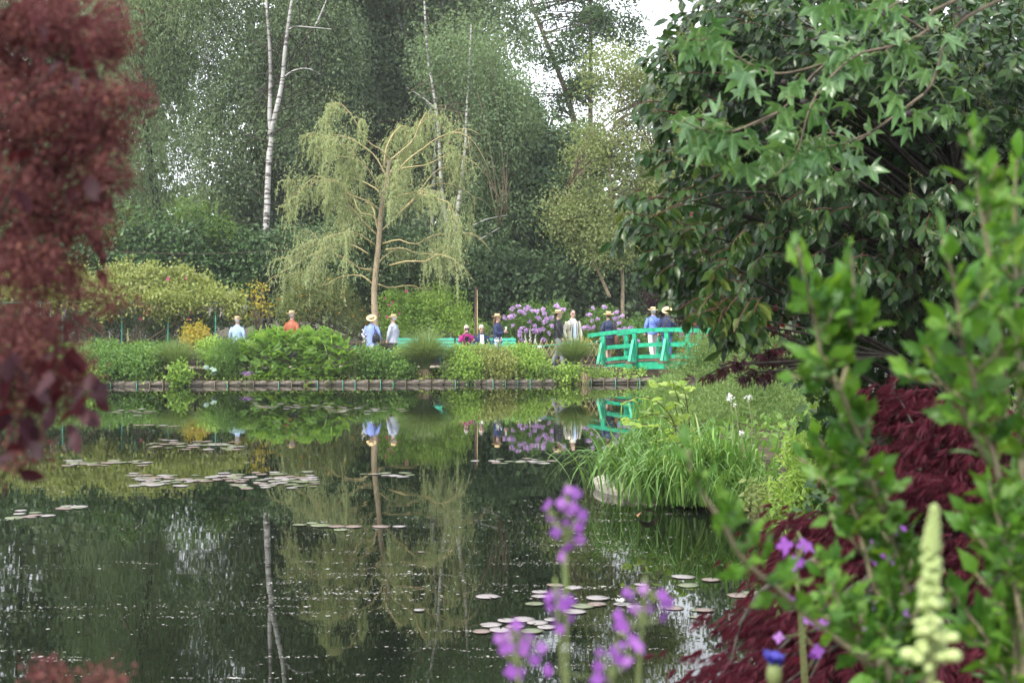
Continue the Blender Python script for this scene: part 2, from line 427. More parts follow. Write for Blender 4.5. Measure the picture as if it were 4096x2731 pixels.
M['pet_white'] = G("petal_white", [(.70, .70, .66), (.82, .82, .80)], .5, .3, tint=(1, 1, 1))
M['pet_pink'] = G("petal_pink", [(.55, .06, .22), (.68, .14, .32)], .5, .3, tint=(1, 1, 1))
M['pet_fox'] = G("petal_foxglove", [(.50, .14, .38), (.62, .28, .50)], .5, .3, tint=(1, 1, 1))
M['pet_blue'] = G("petal_iris", [(.04, .035, .28), (.07, .06, .40)], .5, .3, tint=(1, 1, 1))
M['pet_peach'] = G("petal_peach", [(.55, .32, .20), (.66, .42, .28)], .5, .3, tint=(1, 1, 1))
M['pet_wist'] = G("petal_wisteria", [(.42, .38, .48), (.55, .50, .58), (.62, .60, .60)], .5, .3, tint=(1, 1, 1))
M['pet_cream'] = G("petal_cream", [(.42, .46, .16), (.52, .54, .24), (.30, .40, .13)], .5, .3, tint=(1, 1, .8))
M['green_paint'] = flat_mat("green_paint", (.008, .31, .165), .5, .38, 7)
M['bench_paint'] = flat_mat("bench_paint", (.035, .34, .245), .45, .1, 5)
M['pole_paint'] = flat_mat("pole_paint", (.06, .28, .20), .5, .15, 5)
M['plank'] = rough_mat("weathered_plank", [(.3, (.10, .07, .05)), (.7, (.20, .15, .11))], 6, .85, .2, (1, 6, 6), .4)
M['concrete'] = rough_mat("mossy_concrete", [(.30, (.035, .038, .018)), (.45, (.10, .085, .06)), (.62, (.22, .19, .155)), (.8, (.32, .285, .24))], 5, .9, .2, (1, 1, 2), .6)
M['wet_concrete'] = rough_mat("wet_concrete", [(.30, (.018, .020, .010)), (.5, (.055, .046, .032)), (.75, (.11, .095, .075))], 5, .6, .4, (1, 1, 2), .6)
M['stone'] = rough_mat("pale_stone", [(.3, (.22, .19, .15)), (.5, (.40, .36, .31)), (.75, (.50, .46, .40))], 14, .9, .2, (1, 1, 1), .5)
M['soil'] = rough_mat("soil", [(.3, (.025, .02, .013)), (.6, (.07, .055, .035)), (.8, (.06, .08, .03))], 3, .95, .1, (1, 1, 1), .6)
M['gravel'] = rough_mat("gravel", [(.3, (.22, .18, .14)), (.7, (.38, .33, .27))], 30, .95, .1, (1, 1, 1), .5)
M['bamboo'] = flat_mat("bamboo", (.42, .33, .16), .5, .2, 6)
M['rust'] = flat_mat("brown_post", (.085, .05, .045), .7, .3, 10)
M['terracotta'] = flat_mat("terracotta", (.40, .15, .07), .8, .2, 10)
M['rope'] = flat_mat("rope", (.02, .36, .26), .6, .15, 30)
# ------------------------------------------------------------------ ground, pond, path, retaining wall
def y_far(x): return 43.0 + .11 * np.clip(np.asarray(x, float), -60, 5)
_RB = np.array([[-6, -12.0], [.9, 4.0], [1.25, 7.0], [1.6, 9.0], [2.15, 12.0], [2.4, 14.3], [1.9, 15.3], [1.45, 16.3], [1.5, 18.0], [2.2, 25.0], [3.2, 35.0], [3.9, 40.0], [4.5, 43.6], [4.6, 60]])
def x_right(y): return np.interp(y, _RB[:, 1], _RB[:, 0])
def sstep(a, b, v):
    t = np.clip((v - a) / (b - a), 0, 1); return t * t * (3 - 2 * t)
def ground_z(x, y):
    x = np.asarray(x, float); y = np.asarray(y, float)
    d = np.minimum(np.minimum(y_far(x) - y, y - 2.6), np.minimum(x_right(y) - x, x + 48))
    bank = .10 + .34 * sstep(0, 1.2, -d) + .10 * sstep(1, 6, -d) * (y < 40)
    bank = bank + np.where(y < 43, .05 * noise3(np.stack([x, y, 0 * x], -1).reshape(-1, 3), .8).reshape(x.shape), 0) * sstep(.2, 1.5, -d)
    z = -.9 + (bank + .9) * sstep(-.35, .12, -d)
    ch = np.maximum(np.abs(x - 5.3) / 1.7, np.abs(y - 45.4) / 3.0)          # little outflow under the bridge
    z = np.where(ch < 1, np.minimum(z, -.3), z)
    return z
gx = np.concatenate([[-2500, -900, -300, -140], np.arange(-80, -14, 1.5), np.arange(-14, 9, .33), np.arange(9, 60, 2.0), [90, 160, 300, 900, 2500]])
gy = np.concatenate([[-2500, -900, -200, -60, -20], np.arange(-12, 40, .6), np.arange(40, 49, .3), np.arange(49, 110, 2.5), [150, 300, 900, 2500]])
X_, Y_ = np.meshgrid(gx, gy)
Z_ = ground_z(X_, Y_)
nx = len(gx); ii = (np.arange(len(gy) - 1)[:, None] * nx + np.arange(nx - 1)).ravel()
gs = Soup().add(np.stack([X_, Y_, Z_], -1), np.concatenate([np.stack([ii, ii + 1, ii + nx + 1], -1), np.stack([ii, ii + nx + 1, ii + nx], -1)]), .5, 0, True)
gs.build("ground", M['soil'], kind="structure")

def water_mat():
    m, t, o = mat("pond_water")
    co = t.nodes.new("ShaderNodeTexCoord")
    p = t.nodes.new("ShaderNodeBsdfPrincipled")
    p.inputs["Base Color"].default_value = (.004, .006, .003, 1)
    p.inputs["Roughness"].default_value = .015; p.inputs["IOR"].default_value = 1.333
    p.inputs["Specular IOR Level"].default_value = .5
    mp = t.nodes.new("ShaderNodeMapping"); mp.inputs["Scale"].default_value = (1.0, 1.6, 1)
    n = t.nodes.new("ShaderNodeTexNoise"); n.inputs["Scale"].default_value = 2.0; n.inputs["Detail"].default_value = 3
    mp2 = t.nodes.new("ShaderNodeMapping"); mp2.inputs["Scale"].default_value = (1.0, 3.0, 1)
    n2 = t.nodes.new("ShaderNodeTexNoise"); n2.inputs["Scale"].default_value = .35; n2.inputs["Detail"].default_value = 2
    sc = t.nodes.new("ShaderNodeMapRange"); sc.inputs[1].default_value = .42; sc.inputs[2].default_value = .68; sc.inputs[3].default_value = .25; sc.inputs[4].default_value = 1.6
    mu = t.nodes.new("ShaderNodeMath"); mu.operation = 'MULTIPLY'
    b = t.nodes.new("ShaderNodeBump"); b.inputs["Strength"].default_value = .022; b.inputs["Distance"].default_value = .02
    for q in (mp, mp2): t.links.new(co.outputs["Object"], q.inputs[0])
    t.links.new(mp.outputs[0], n.inputs["Vector"]); t.links.new(mp2.outputs[0], n2.inputs["Vector"])
    t.links.new(n2.outputs["Fac"], sc.inputs[0]); t.links.new(sc.outputs[0], mu.inputs[1]); t.links.new(n.outputs["Fac"], mu.inputs[0])
    t.links.new(mu.outputs[0], b.inputs["Height"]); t.links.new(b.outputs[0], p.inputs["Normal"])
    t.links.new(p.outputs[0], o.inputs[0])
    return m
M['water'] = water_mat()
Soup().add([[-49, 2, 0], [8, 2, 0], [8, 48.5, 0], [-49, 48.5, 0]], [[0, 1, 2], [0, 2, 3]]).build("pond_water", M['water'], kind="structure")

# gravel path behind the shore planting (4 mm above the ground)
xs = np.concatenate([np.arange(-40, 3.0, .5), [3.1]])
pv = []
for off in (1.35, 3.4):
    pv.append(np.stack([xs, y_far(xs) + off, np.full(len(xs), .447)], -1))
n_ = len(xs); i_ = np.arange(n_ - 1)
Soup().add(np.concatenate(pv), np.concatenate([np.stack([i_, i_ + 1, i_ + n_ + 1], -1), np.stack([i_, i_ + n_ + 1, i_ + n_], -1)])).build("gravel_path", M['gravel'], kind="structure")

wall = thing("retaining_wall", "low mossy concrete block edging along the far water's edge", "wall", (-4, y_far(-4), 0))
blk = []
for k in range(4):
    blk.append([Soup().box((0, 0, 0), (.362, .2, h), None, 0, .007, .25).mesh("block", M[mm]) for h, mm in ((.09, 'wet_concrete'), (.11, 'concrete'))])
px = -13.4
k = 0
while px < 4.6:
    y0 = float(y_far(px)) - .02
    rise = .04 if px < 1.6 else .10
    for c, zc in ((0, -.015), (1, .072 + rise * .5)):
        b = blk[random.randrange(4)][c]
        link("block", b, wall, (px + 4 + random.uniform(-.01, .01), y0 - float(y_far(-4)) + random.uniform(-.03, .03), zc + random.uniform(-.006, .006)), (random.uniform(-.02, .02), random.uniform(-.01, .01), .11 + random.uniform(-.02, .02)))
    if random.random() < .7:
        s = Soup(); hh = random.uniform(.10, .19)
        a = np.array([px + .18, y0 - .125, -.3]); s.tubes(np.array([a, a + [random.uniform(-.008, .008), .0, .3 + hh * .9]]), .011, 6)
        s.build("stake", M['pole_paint'] if random.random() < .6 else M['twig'], wall)
    px += .372; k += 1

# ------------------------------------------------------------------ trees
def lobe(px, py, D, rx, ry, rd, wt=1.0):
    c = W(px, py, D)
    return (*c, rx / FPX * D, rd, ry / FPX * D, wt)
def scatter(lobes, n, shell=2.0):
    L = np.array(lobes); vol = L[:, 6] * (L[:, 3] * L[:, 4] * L[:, 5]) ** (2 / 3)
    idx = RNG.choice(len(L), n, p=vol / vol.sum())
    d = rdirs(n); r = RNG.random(n) ** (1 / shell) * RNG.uniform(.92, 1.06, n)
    return L[idx, :3] + d * r[:, None] * L[idx, 3:6]
def foliage(s, lobes, n, per, cr, size, tm=DIA, droop=0.0, up=.5, thin=-.2, f=.9, vert=1.0, shell=2.2, mat=0, ph=None, out=None):
    """clumps of leaves spread through the lobes' volume; noise leaves gaps"""
    ph = RNG.uniform(0, 9) if ph is None else ph
    n = int(n * LEAF_N); size = size * LEAF_S
    c = scatter(lobes, n, shell)
    keep = noise3(c, f, ph) + RNG.normal(0, .18, n) > thin
    c = c[keep]
    m = len(c)
    tone = np.clip(.5 + .35 * noise3(c, f * .7, ph + 3) + RNG.normal(0, .12, m), 0, 1)
    P = np.repeat(c, per, 0) + RNG.normal(0, 1, (m * per, 3)) * np.array([cr, cr, cr * vert])
    k = len(P)
    X = rdirs(k, (0, 0, -droop * 2)); N = rdirs(k, (0, -.35, up * 2))
    rn = np.clip(np.repeat(tone, per) + RNG.normal(0, .18, k), 0, 1)
    s.leaves(tm, P, X, N, RNG.uniform(.7, 1.25, k) * size, rn, mat)
    return c
def limbs(s, trunk, targets, r0, r1=.008, k=7, rise=.35, mat=0, sides=5, sag=0.0):
    """curved limbs from a trunk polyline to the target points"""
    tr = smooth_path(trunk, 40); T = np.asarray(targets, float)
    hd = np.linalg.norm(T[:, None, :2] - tr[None, :, :2], axis=2)
    cost = np.abs(tr[None, :, 2] - (T[:, None, 2] - rise * hd)) + .15 * hd
    a = tr[np.argmin(cost, 1)]
    u = np.linspace(0, 1, k)[None, :, None]
    mid = (a + T) / 2 + np.array([0, 0, 1]) * (np.linalg.norm(T - a, axis=1) * (.12 - sag))[:, None] + RNG.normal(0, .08, T.shape) * np.linalg.norm(T - a, axis=1)[:, None]
    P = (1 - u) ** 2 * a[:, None] + 2 * u * (1 - u) * mid[:, None] + u ** 2 * T[:, None]
    L = np.linalg.norm(T - a, axis=1)
    rr = np.clip(L / max(L.max(), .1), .25, 1)[:, None] * r0 * (1 - np.linspace(0, 1, k)[None]) ** .8 + r1
    s.tubes(P, rr, sides, mat=mat)
    return P
def stem(pts, r0, r1, k=26, sides=8, wob=.0):
    p = smooth_path(pts, k)
    if wob: p = p + RNG.normal(0, wob, p.shape) * np.array([1, 1, 0])
    return p, np.linspace(r0, r1, len(p)) * RNG.uniform(.94, 1.06, len(p))
def trunk_thing(name, label, group, trunks, bark, cat="tree", ntarget=0, targets=None, r_l=.05, rise=.35, k=26, sides=8, twig=None):
    """trunks: list of (points, r0, r1); returns the tree's Empty"""
    base = np.array(trunks[0][0][0], float)
    t = thing(name, label, cat, base, group)
    s = Soup()
    for pts, r0, r1 in trunks:
        p, rr = stem(pts, r0, r1, k, sides); s.tubes(p, rr, sides)
    s.build("trunk", bark, t)
    if targets is not None and ntarget:
        s = Soup()
        sel = targets[RNG.choice(len(targets), min(ntarget, len(targets)), replace=False)]
        for i, tr in enumerate(trunks):
            limbs(s, tr[0], sel[i::len(trunks)], r_l, rise=rise)
        s.build("branch", twig or bark, t, kind="stuff")
    return t
def gz(p): return float(ground_z(np.array(p[0]), np.array(p[1])))
def P_(lst, D, jit=0.0): return [W(a, b, D + (random.uniform(-jit, jit) if jit else 0)) for a, b in lst]

TG = "trees behind the pond"
def simple_tree(name, label, D, trunks_px, lobes, n, per, cr, size, lm, bark, tm=DIA, nl=60, r0=.2, droop=.2, thin=-.2, f=.9, vert=1.0, shell=2.2, up=.4, r_l=.06, rise=.35, twig=None, group=TG):
    trs = []
    for k, pts in enumerate(trunks_px):
        q = P_(pts, D)
        if k == 0:
            b = q[0].copy(); b[2] = gz(b) - .05; b[0] += (q[0][0] - q[min(1, len(q) - 1)][0]) * .2; q = [b] + q
        trs.append((q, r0 * (1, .75, .32, .3, .26)[min(k, 4)], r0 * (.25 if k < 2 else .08)))
    s = Soup(); c = foliage(s, lobes, n, per, cr, size, tm, droop, up, thin, f, vert, shell)
    t = trunk_thing(name, label, group, trs, bark, "tree", nl, c, r_l, rise, twig=twig)
    s.build("crown", lm, t)
    return t, trs

# distant wood closing the view
s = Soup()
fw = [lobe(x, y, D, 420, h, 3.0) for x, y, D, h in ((-900, 900, 95, 500), (-300, 860, 92, 480), (300, 900, 95, 420), (800, 1030, 96, 300), (1350, 900, 94, 480), (1900, 900, 92, 500), (2400, 1010, 95, 330), (2900, 850, 94, 500), (3500, 800, 92, 560), (4200, 800, 92, 560), (4900, 850, 94, 500))]
foliage(s, fw, 1900, 13, .6, .66, DIA, .2, .4, -.9, .35)
foliage(s, [lobe(x, 1170, 78, 420, 95, 1.5) for x in range(-600, 4800, 450)], 900, 13, .5, .5, DIA, .2, .4, -1.2, .5)
foliage(s, [lobe(1250, 250, 96, 330, 330, 2.5), lobe(1600, 100, 97, 380, 380, 2.5), lobe(1800, 500, 95, 300, 260, 2.5), lobe(450, 250, 97, 300, 400, 2.5)], 1000, 13, .6, .66, DIA, .2, .4, -.9, .35)
s.build("distant_wood", M['lf_birch'], kind="stuff")

simple_tree("willow_tree", "tall pale grey-green willow behind the wisteria pergola, beside the purple smoke bush", 58,
            [[(640, 1000), (610, 700), (560, 300), (590, 100), (640, -200)], [(570, 330), (480, 60), (420, -250)]],
            [lobe(640, 100, 58, 330, 330, 2.6), lobe(480, 500, 58, 300, 330, 2.6, .9), lobe(800, -50, 57, 300, 260, 2.4), lobe(520, -300, 58, 420, 260, 3), lobe(560, 760, 57, 240, 170, 2, .8), lobe(950, -330, 58, 300, 220, 2.2), lobe(770, 560, 58, 150, 220, 1.8, .85), lobe(760, 260, 58, 170, 170, 1.8, .5)],
            3300, 19, .20, .147, M['lf_willow_pale'], M['bark_dark'], LANCE, 90, .20, .75, -.28, .9, 2.6, 2.0, .2, twig=M['twig'])
simple_tree("birch_tree", "forked white-trunked birch rising above the pergola's end", 53.6,
            [[(1062, 1000), (1068, 840), (1075, 640), (1085, 560), (1078, 470), (1082, 330), (1078, 180), (1065, 0), (1055, -300)], [(1080, 540), (1100, 460), (1128, 330), (1140, 200), (1158, 60), (1175, -60), (1190, -320)],
             [(1145, 130), (1180, 108), (1260, 112), (1330, 118)], [(1260, 108), (1290, 40), (1330, -60)], [(1125, 320), (1170, 285), (1230, 275), (1285, 300)]],
            [lobe(1000, 250, 57, 200, 260, 2.2, .75), lobe(1270, 180, 56.2, 210, 300, 2.2), lobe(1130, -260, 56, 350, 230, 2.6), lobe(1200, 520, 56.5, 230, 200, 2), lobe(940, 620, 57, 180, 220, 1.8, .95), lobe(1330, 380, 57, 200, 220, 2), lobe(860, 420, 57.5, 110, 170, 1.5, .5)],
            3300, 18, .20, .105, M['lf_birch'], M['birch'], DIA, 60, .14, .6, -.2, 1.0, 2.2, 2.0, .3, r_l=.02, twig=M['bark_dark'])
simple_tree("alder_tree", "dense dark green alder filling the gap between the forked birch and the weeping willow", 61,
            [[(1180, 1100), (1200, 700), (1230, 300), (1280, -100)]],
            [lobe(1150, 700, 60, 260, 260, 2.4), lobe(1330, 480, 61, 260, 300, 2.4), lobe(1010, 930, 59, 260, 190, 2), lobe(1400, 900, 59, 260, 260, 2), lobe(1380, 100, 62, 260, 320, 2.4), lobe(1300, -300, 62, 320, 220, 2.4)],
            2700, 18, .22, .147, M['lf_birch'], M['bark_dark'], DIA, 70, .17, .3, -.42, .9, 1.2)
simple_tree("tall_birch_tree", "tall dense grey-green birch behind the top of the weeping willow", 59,
            [[(1720, 1150), (1735, 700), (1760, 200), (1790, -300)], [(1745, 500), (1650, 250), (1590, 60)], [(1760, 300), (1880, 80), (1960, -80)]],
            [lobe(1640, 250, 60, 280, 330, 2.5), lobe(1940, 200, 59, 210, 330, 2.2), lobe(1450, 120, 62, 190, 330, 2.2, .9), lobe(1780, -200, 59, 420, 280, 3), lobe(1560, 620, 61, 300, 240, 2.2), lobe(1960, 640, 60, 250, 260, 2.2), lobe(1500, -100, 60, 250, 260, 2.2)],
            3600, 18, .21, .122, M['lf_birch'], M['birch'], DIA, 100, .12, .6, -.25, 1.0, 2.0, 2.0, .3, twig=M['twig'])
simple_tree("twin_birch_tree", "slender white twin-stemmed birch standing right behind the weeping willow's crown", 51.5,
            [[(1822, 1250), (1820, 1160), (1823, 912), (1846, 723), (1863, 568), (1866, 465), (1875, 300), (1885, 100)], [(1806, 1000), (1794, 947), (1766, 752), (1754, 522), (1731, 350), (1712, 240), (1700, 60), (1690, -150)], [(1735, 430), (1690, 390), (1625, 350)], [(1862, 920), (1940, 880), (2030, 860)], [(1880, 980), (1950, 940), (2000, 910)]],
            [lobe(1990, 480, 52.5, 170, 260, 1.8), lobe(1830, 230, 52.5, 200, 260, 1.8, .8), lobe(2010, 800, 53, 150, 200, 1.6, .7)],
            1300, 16, .2, .095, M['lf_birch_light'], M['birch'], DIA, 30, .105, .6, -.1, 1.1, 2.0, 2.0, .3, r_l=.014, twig=M['twig'])
simple_tree("larch_tree", "thin open-branched conifer showing bright sky between its limbs", 66,
            [[(2360, 1100), (2362, 600), (2362, 230), (2365, -250)], [(2330, 700), (2285, 440), (2230, 280), (2170, 130), (2100, -60), (2040, -250)]],
            [lobe(2190, 120, 66, 150, 190, 1.6), lobe(2420, 60, 66, 150, 170, 1.6), lobe(2300, 330, 66, 170, 150, 1.6), lobe(2130, 420, 66, 140, 140, 1.5), lobe(2330, -180, 66, 260, 200, 2), lobe(2530, 130, 66, 60, 100, 1)],
            1500, 20, .28, .12, M['lf_larch'], M['bark'], DIA, 70, .20, .1, .05, 1.5, .5, 1.6, .5, r_l=.045, rise=.15)
simple_tree("sallow_tree", "pale olive twiggy tree leaning over the lilac rhododendrons by the bridge", 50,
            [[(2490, 1230), (2488, 1080), (2460, 900), (2440, 600), (2500, 300)], [(2440, 1190), (2400, 1100), (2355, 1000), (2300, 850), (2260, 760)], [(2470, 950), (2560, 800), (2620, 620)]],
            [lobe(2450, 330, 50, 170, 170, 1.6, .9), lobe(2570, 480, 50, 150, 200, 1.6, .9), lobe(2420, 620, 50, 170, 180, 1.6), lobe(2300, 850, 49.5, 150, 130, 1.4), lobe(2560, 850, 49.5, 170, 170, 1.6), lobe(2450, 960, 49, 170, 120, 1.3, .8), lobe(2650, 430, 50, 110, 200, 1.4, .7), lobe(2640, 760, 50, 110, 200, 1.4, .8)],
            2300, 17, .27, .085, M['lf_olive'], M['bark_willow'], DIA, 150, .085, .3, .0, 1.3, 1.0, 1.25, .4, r_l=.02, twig=M['twig'])
simple_tree("evergreen_oak_tree", "dark evergreen tree massed behind the tall brown post and lilac rhododendrons", 54,
            [[(2060, 1200), (2070, 950), (2090, 700), (2110, 500)]],
            [lobe(2080, 620, 55, 190, 200, 1.9), lobe(2180, 850, 54, 210, 200, 1.9), lobe(2020, 950, 54, 200, 220, 1.9), lobe(2300, 1080, 54, 260, 180, 1.8), lobe(2060, 1130, 52, 230, 140, 1.4), lobe(2420, 1060, 54, 180, 160, 1.6), lobe(2300, 640, 56, 150, 160, 1.6)],
            2000, 18, .2, .145, M['lf_dark'], M['bark_dark'], DIA, 60, .16, .2, -.5, 1.0, 1.0)
simple_tree("holly_tree", "very dark holly mass behind the seated visitors' bench", 50.5,
            [[(1700, 1240), (1700, 1100), (1710, 950)]],
            [lobe(1640, 1080, 50.5, 220, 160, 1.4), lobe(1420, 1050, 51, 240, 190, 1.4), lobe(1180, 1080, 51.5, 220, 170, 1.4), lobe(1880, 1120, 51, 180, 160, 1.3)],
            1500, 17, .2, .13, M['lf_dark'], M['bark_dark'], DIA, 40, .12, .2, -.7, 1.0)
simple_tree("lime_tree", "leafy mid-green tree glimpsed beyond the bridge's far end", 58,
            [[(3050, 1230), (3040, 800), (3060, 300)]],
            [lobe(2850, 780, 57, 230, 260, 2.2), lobe(3100, 500, 58, 300, 320, 2.4), lobe(3400, 700, 58, 300, 330, 2.4), lobe(3050, 1010, 56, 330, 180, 2), lobe(3800, 600, 58, 330, 380, 2.4), lobe(2700, 1080, 55, 180, 150, 1.6)],
            1500, 16, .28, .20, M['lf_birch'], M['bark_dark'], DIA, 50, .2, .2, -.6, .9)
simple_tree("ash_tree", "dark leafy tree standing behind the purple smoke bush", 60,
            [[(100, 1200), (90, 700), (60, 100)]],
            [lobe(60, 700, 60, 330, 330, 2.4), lobe(280, 950, 58, 240, 200, 2), lobe(-60, 100, 60, 400, 400, 3), lobe(250, 350, 61, 260, 300, 2.2), lobe(-350, 800, 58, 300, 300, 2.2), lobe(100, -350, 60, 400, 220, 3)],
            1500, 16, .28, .20, M['lf_birch'], M['bark_dark'], DIA, 50, .22, .3, -.5, .9, 1.4)

# ------------------------------------------------------------------ young weeping willow, the centre of the view
def weeping_willow():
    D = 47.6
    z6 = lambda pts: [(1100 + a * .574, 350 + b * .574) for a, b in pts]
    tr = P_([(1500, 1420), (1500, 1275), (1497, 1160), (1513, 990), (1524, 850), (1543, 740), (1556, 640)], D)
    tr[0][2] = gz(tr[0]) - .05
    t = thing("weeping_willow", "young weeping willow with bare yellow limbs and pale hanging foliage", "tree", tr[0], TG)
    s = Soup(); p, rr = stem(tr, .125, .06, 30, 10); rr[:6] *= np.linspace(1.25, 1, 6); s.tubes(p, rr, 10)
    s.build("trunk", M['bark_willow'], t)
    L = [[(680,1370),(600,1310),(450,1320),(330,1380),(200,1290)], [(690,1270),(590,1260),(520,1210),(400,1150),(290,1085),(130,1180)], [(650,1160),(560,1105),(460,1085),(340,1120),(200,1200),(40,1290)],
         [(715,1030),(640,960),(560,870),(500,800),(480,690),(300,620)], [(715,950),(680,890),(590,870),(540,760),(440,700)], [(735,860),(640,790),(500,740),(360,640),(200,700)], [(780,640),(740,550),(690,470),(600,400),(480,340),(380,380)],
         [(800,500),(740,435),(660,390),(600,320),(540,200),(440,105),(385,190)], [(800,510),(870,450),(960,370),(1010,250),(1050,180)], [(790,660),(850,590),(930,500),(1040,420),(1120,360),(1250,310),(1340,340)],
         [(740,1000),(810,930),(920,820),(1000,730),(1120,580),(1200,560)], [(830,880),(825,780),(840,640)], [(840,900),(960,790),(1080,680),(1250,680),(1380,760)], [(750,1090),(860,1060),(980,1095),(1100,1030),(1230,1020),(1330,1010)],
         [(770,1130),(890,1120),(1000,1160),(1170,1160)], [(800,1240),(920,1210),(1060,1210),(1130,1160),(1250,1200)], [(720,1370),(800,1395),(960,1380),(1090,1450)],
         [(745,770),(700,660),(640,560),(560,500),(430,480)], [(790,600),(900,560),(1060,540),(1180,480),(1300,480)], [(740,840),(860,760),(960,740),(1090,760),(1200,800)], [(760,560),(770,440),(820,330),(880,270)]]
    # limbs towards and away from the viewer that the photograph shows only end-on
    L += [[(720, 1000), (700, 930), (690, 860), (650, 800), (600, 820)], [(770, 700), (800, 600), (850, 520), (900, 500)], [(700, 1250), (760, 1180), (850, 1130), (930, 1150)], [(700, 1100), (600, 1030), (520, 1010), (400, 1030)], [(760, 800), (720, 720), (600, 650), (520, 640)]]
    bs = Soup(); allp = []
    for i, l in enumerate(L):
        k = 16
        dy = (-1) ** i * random.uniform(.5, 1.7) if i < 21 else random.choice((-1, 1)) * 1.9
        q = np.array([W(a, b, D + dy * (j / (len(l) - 1)) ** 1.1) for j, (a, b) in enumerate(z6(l))])
        d_ = unit(q[-1] - q[-2]) * [1, 1, .3] * (.3 if (8 <= i <= 19 and i != 17) else 1.0); q = np.vstack([q, q[-1] + d_ * .16 - [0, 0, .08], q[-1] + d_ * .24 - [0, 0, .3], q[-1] + d_ * .27 - [0, 0, .6]])
        p = smooth_path(q, k); allp.append(p)
        r0 = .031 if len(l) > 3 else .022
        bs.tubes(p, np.linspace(r0, .004, k), 6)
        if True:                                        # fork twigs
            for f in range(3):
                j = random.randrange(4, 12); n = 8; u = np.linspace(0, 1, n)[:, None]
                d = unit(p[j + 2] - p[j - 2]) + RNG.normal(0, .55, 3); d = unit(d); ln = random.uniform(.6, 1.3)
                q2 = p[j] + d * ln * u + np.array([0, 0, -1]) * (u ** 2.2) * ln * .55 + np.array([0, 0, .3]) * u * ln
                allp.append(np.vstack([q2, q2]))
                bs.tubes(q2, np.linspace(.013, .005, n), 5)
    bs.build("limb", M['twig_yellow'], t, kind="stuff")
    # hanging strands
    st, n = [], 1650
    for i in range(n):
        p = allp[RNG.integers(len(allp))]; j = int(RNG.integers(4, 16)); a = p[min(j, 15)]
        d = unit(p[min(j, 14) + 1] - p[min(j, 14) - 1]) * np.array([1, 1, .25])
        if RNG.random() < .5: d = d + RNG.normal(0, .6, 3) * np.array([1, 1, .2])
        outw = unit(np.array([a[0] - tr[1][0], a[1] - tr[1][1], 0]))
        reach = RNG.uniform(.1, .45); ln = RNG.uniform(.35, .8) * (.5 + 1.25 * RNG.random() * min(1, np.hypot(a[0] - tr[1][0], a[1] - tr[1][1]) / 2.2))
        ln = min(ln, a[2] - 1.9) if a[2] > 2.4 else .35
        u = np.linspace(0, 1, 8)[:, None]
        q = a + (unit(d) + outw * .25) * reach * np.sqrt(u) + np.array([0, 0, .22]) * np.sin(u * 3.1) * reach - np.array([0, 0, 1]) * ln * u ** 1.5
        q = q + np.cumsum(RNG.normal(0, .012, (8, 3)), 0)
        st.append(q)
    st = np.array(st); off = (st[:, -1, 0] - tr[1][0]); st = st[(off > -3.5 * RNG.uniform(.72, 1, len(off))) & (off < 3.4 * RNG.uniform(.68, 1, len(off)))]; n = len(st)
    ts = Soup(); ts.tubes(st, np.linspace(.0038, .0018, 8)[None], 3, cap=False)
    ts.build("hanging_twig", M['twig_yellow'], t, kind="stuff")
    m = 30; u = RNG.random((n, m)) ** .8 * 6.98; i = u.astype(int); f = (u - i)[..., None]
    ar = np.arange(n)[:, None]; P = st[ar, i] * (1 - f) + st[ar, i + 1] * f
    dr = unit(st[ar, i + 1] - st[ar, i])
    P = P.reshape(-1, 3); X = dr.reshape(-1, 3) * .5 + rdirs(len(P), (0, 0, -1.2))
    ap = np.concatenate(allp); cl = ap[RNG.choice(len(ap), 760)] + RNG.normal(0, .22, (760, 3)); cl = cl[np.abs(cl[:, 0] - tr[1][0]) < 3.2]; Q = np.repeat(cl, 15, 0) + RNG.normal(0, .15, (len(cl) * 15, 3)) * [1, 1, 1.4]
    fs = Soup(); fs.leaves(LANCE, Q, rdirs(len(Q), (0, 0, -1.6)), rdirs(len(Q), (0, -.4, .6)), RNG.uniform(.08, .14, len(Q)))
    fs.leaves(LANCE, P, X, rdirs(len(P), (0, -.4, .5)), RNG.uniform(.075, .145, len(P)), np.clip(np.repeat(RNG.random(n), m) * .6 + RNG.random(n * m) * .4, 0, 1))
    fs.build("crown", M['lf_weep'], t)
weeping_willow()
# ------------------------------------------------------------------ plants of the far bank
def shrub(name, label, lobes, n, per, cr, size, lm, tm=DIA, cat="shrub", stems=10, bark='bark_dark', droop=.1, thin=-.6, f=1.6, up=.6, vert=1.0, shell=2.4, group=None, gauss=None, boost=1.0, part="foliage"):
    L = np.array(lobes); b = np.array([L[:, 0].mean(), L[:, 1].mean(), 0]); b[2] = max(gz(b), 0) - .02
    t = thing(name, label, cat, b, group)
    s = Soup(); c = foliage(s, lobes, int(n * boost / LEAF_N), per, cr, size / LEAF_S, tm, droop, up, thin, f, vert, shell)
    s.build(part, lm, t, kind="stuff")
    if stems:
        s = Soup(); sel = c[RNG.choice(len(c), min(stems, len(c)))]
        limbs(s, [b, b + [0, 0, .1], b + [0, 0, .25]], sel, .02, .004, 6, 0, sides=4)
        s.build("stem", M[bark], t, kind="stuff")
    return t, c
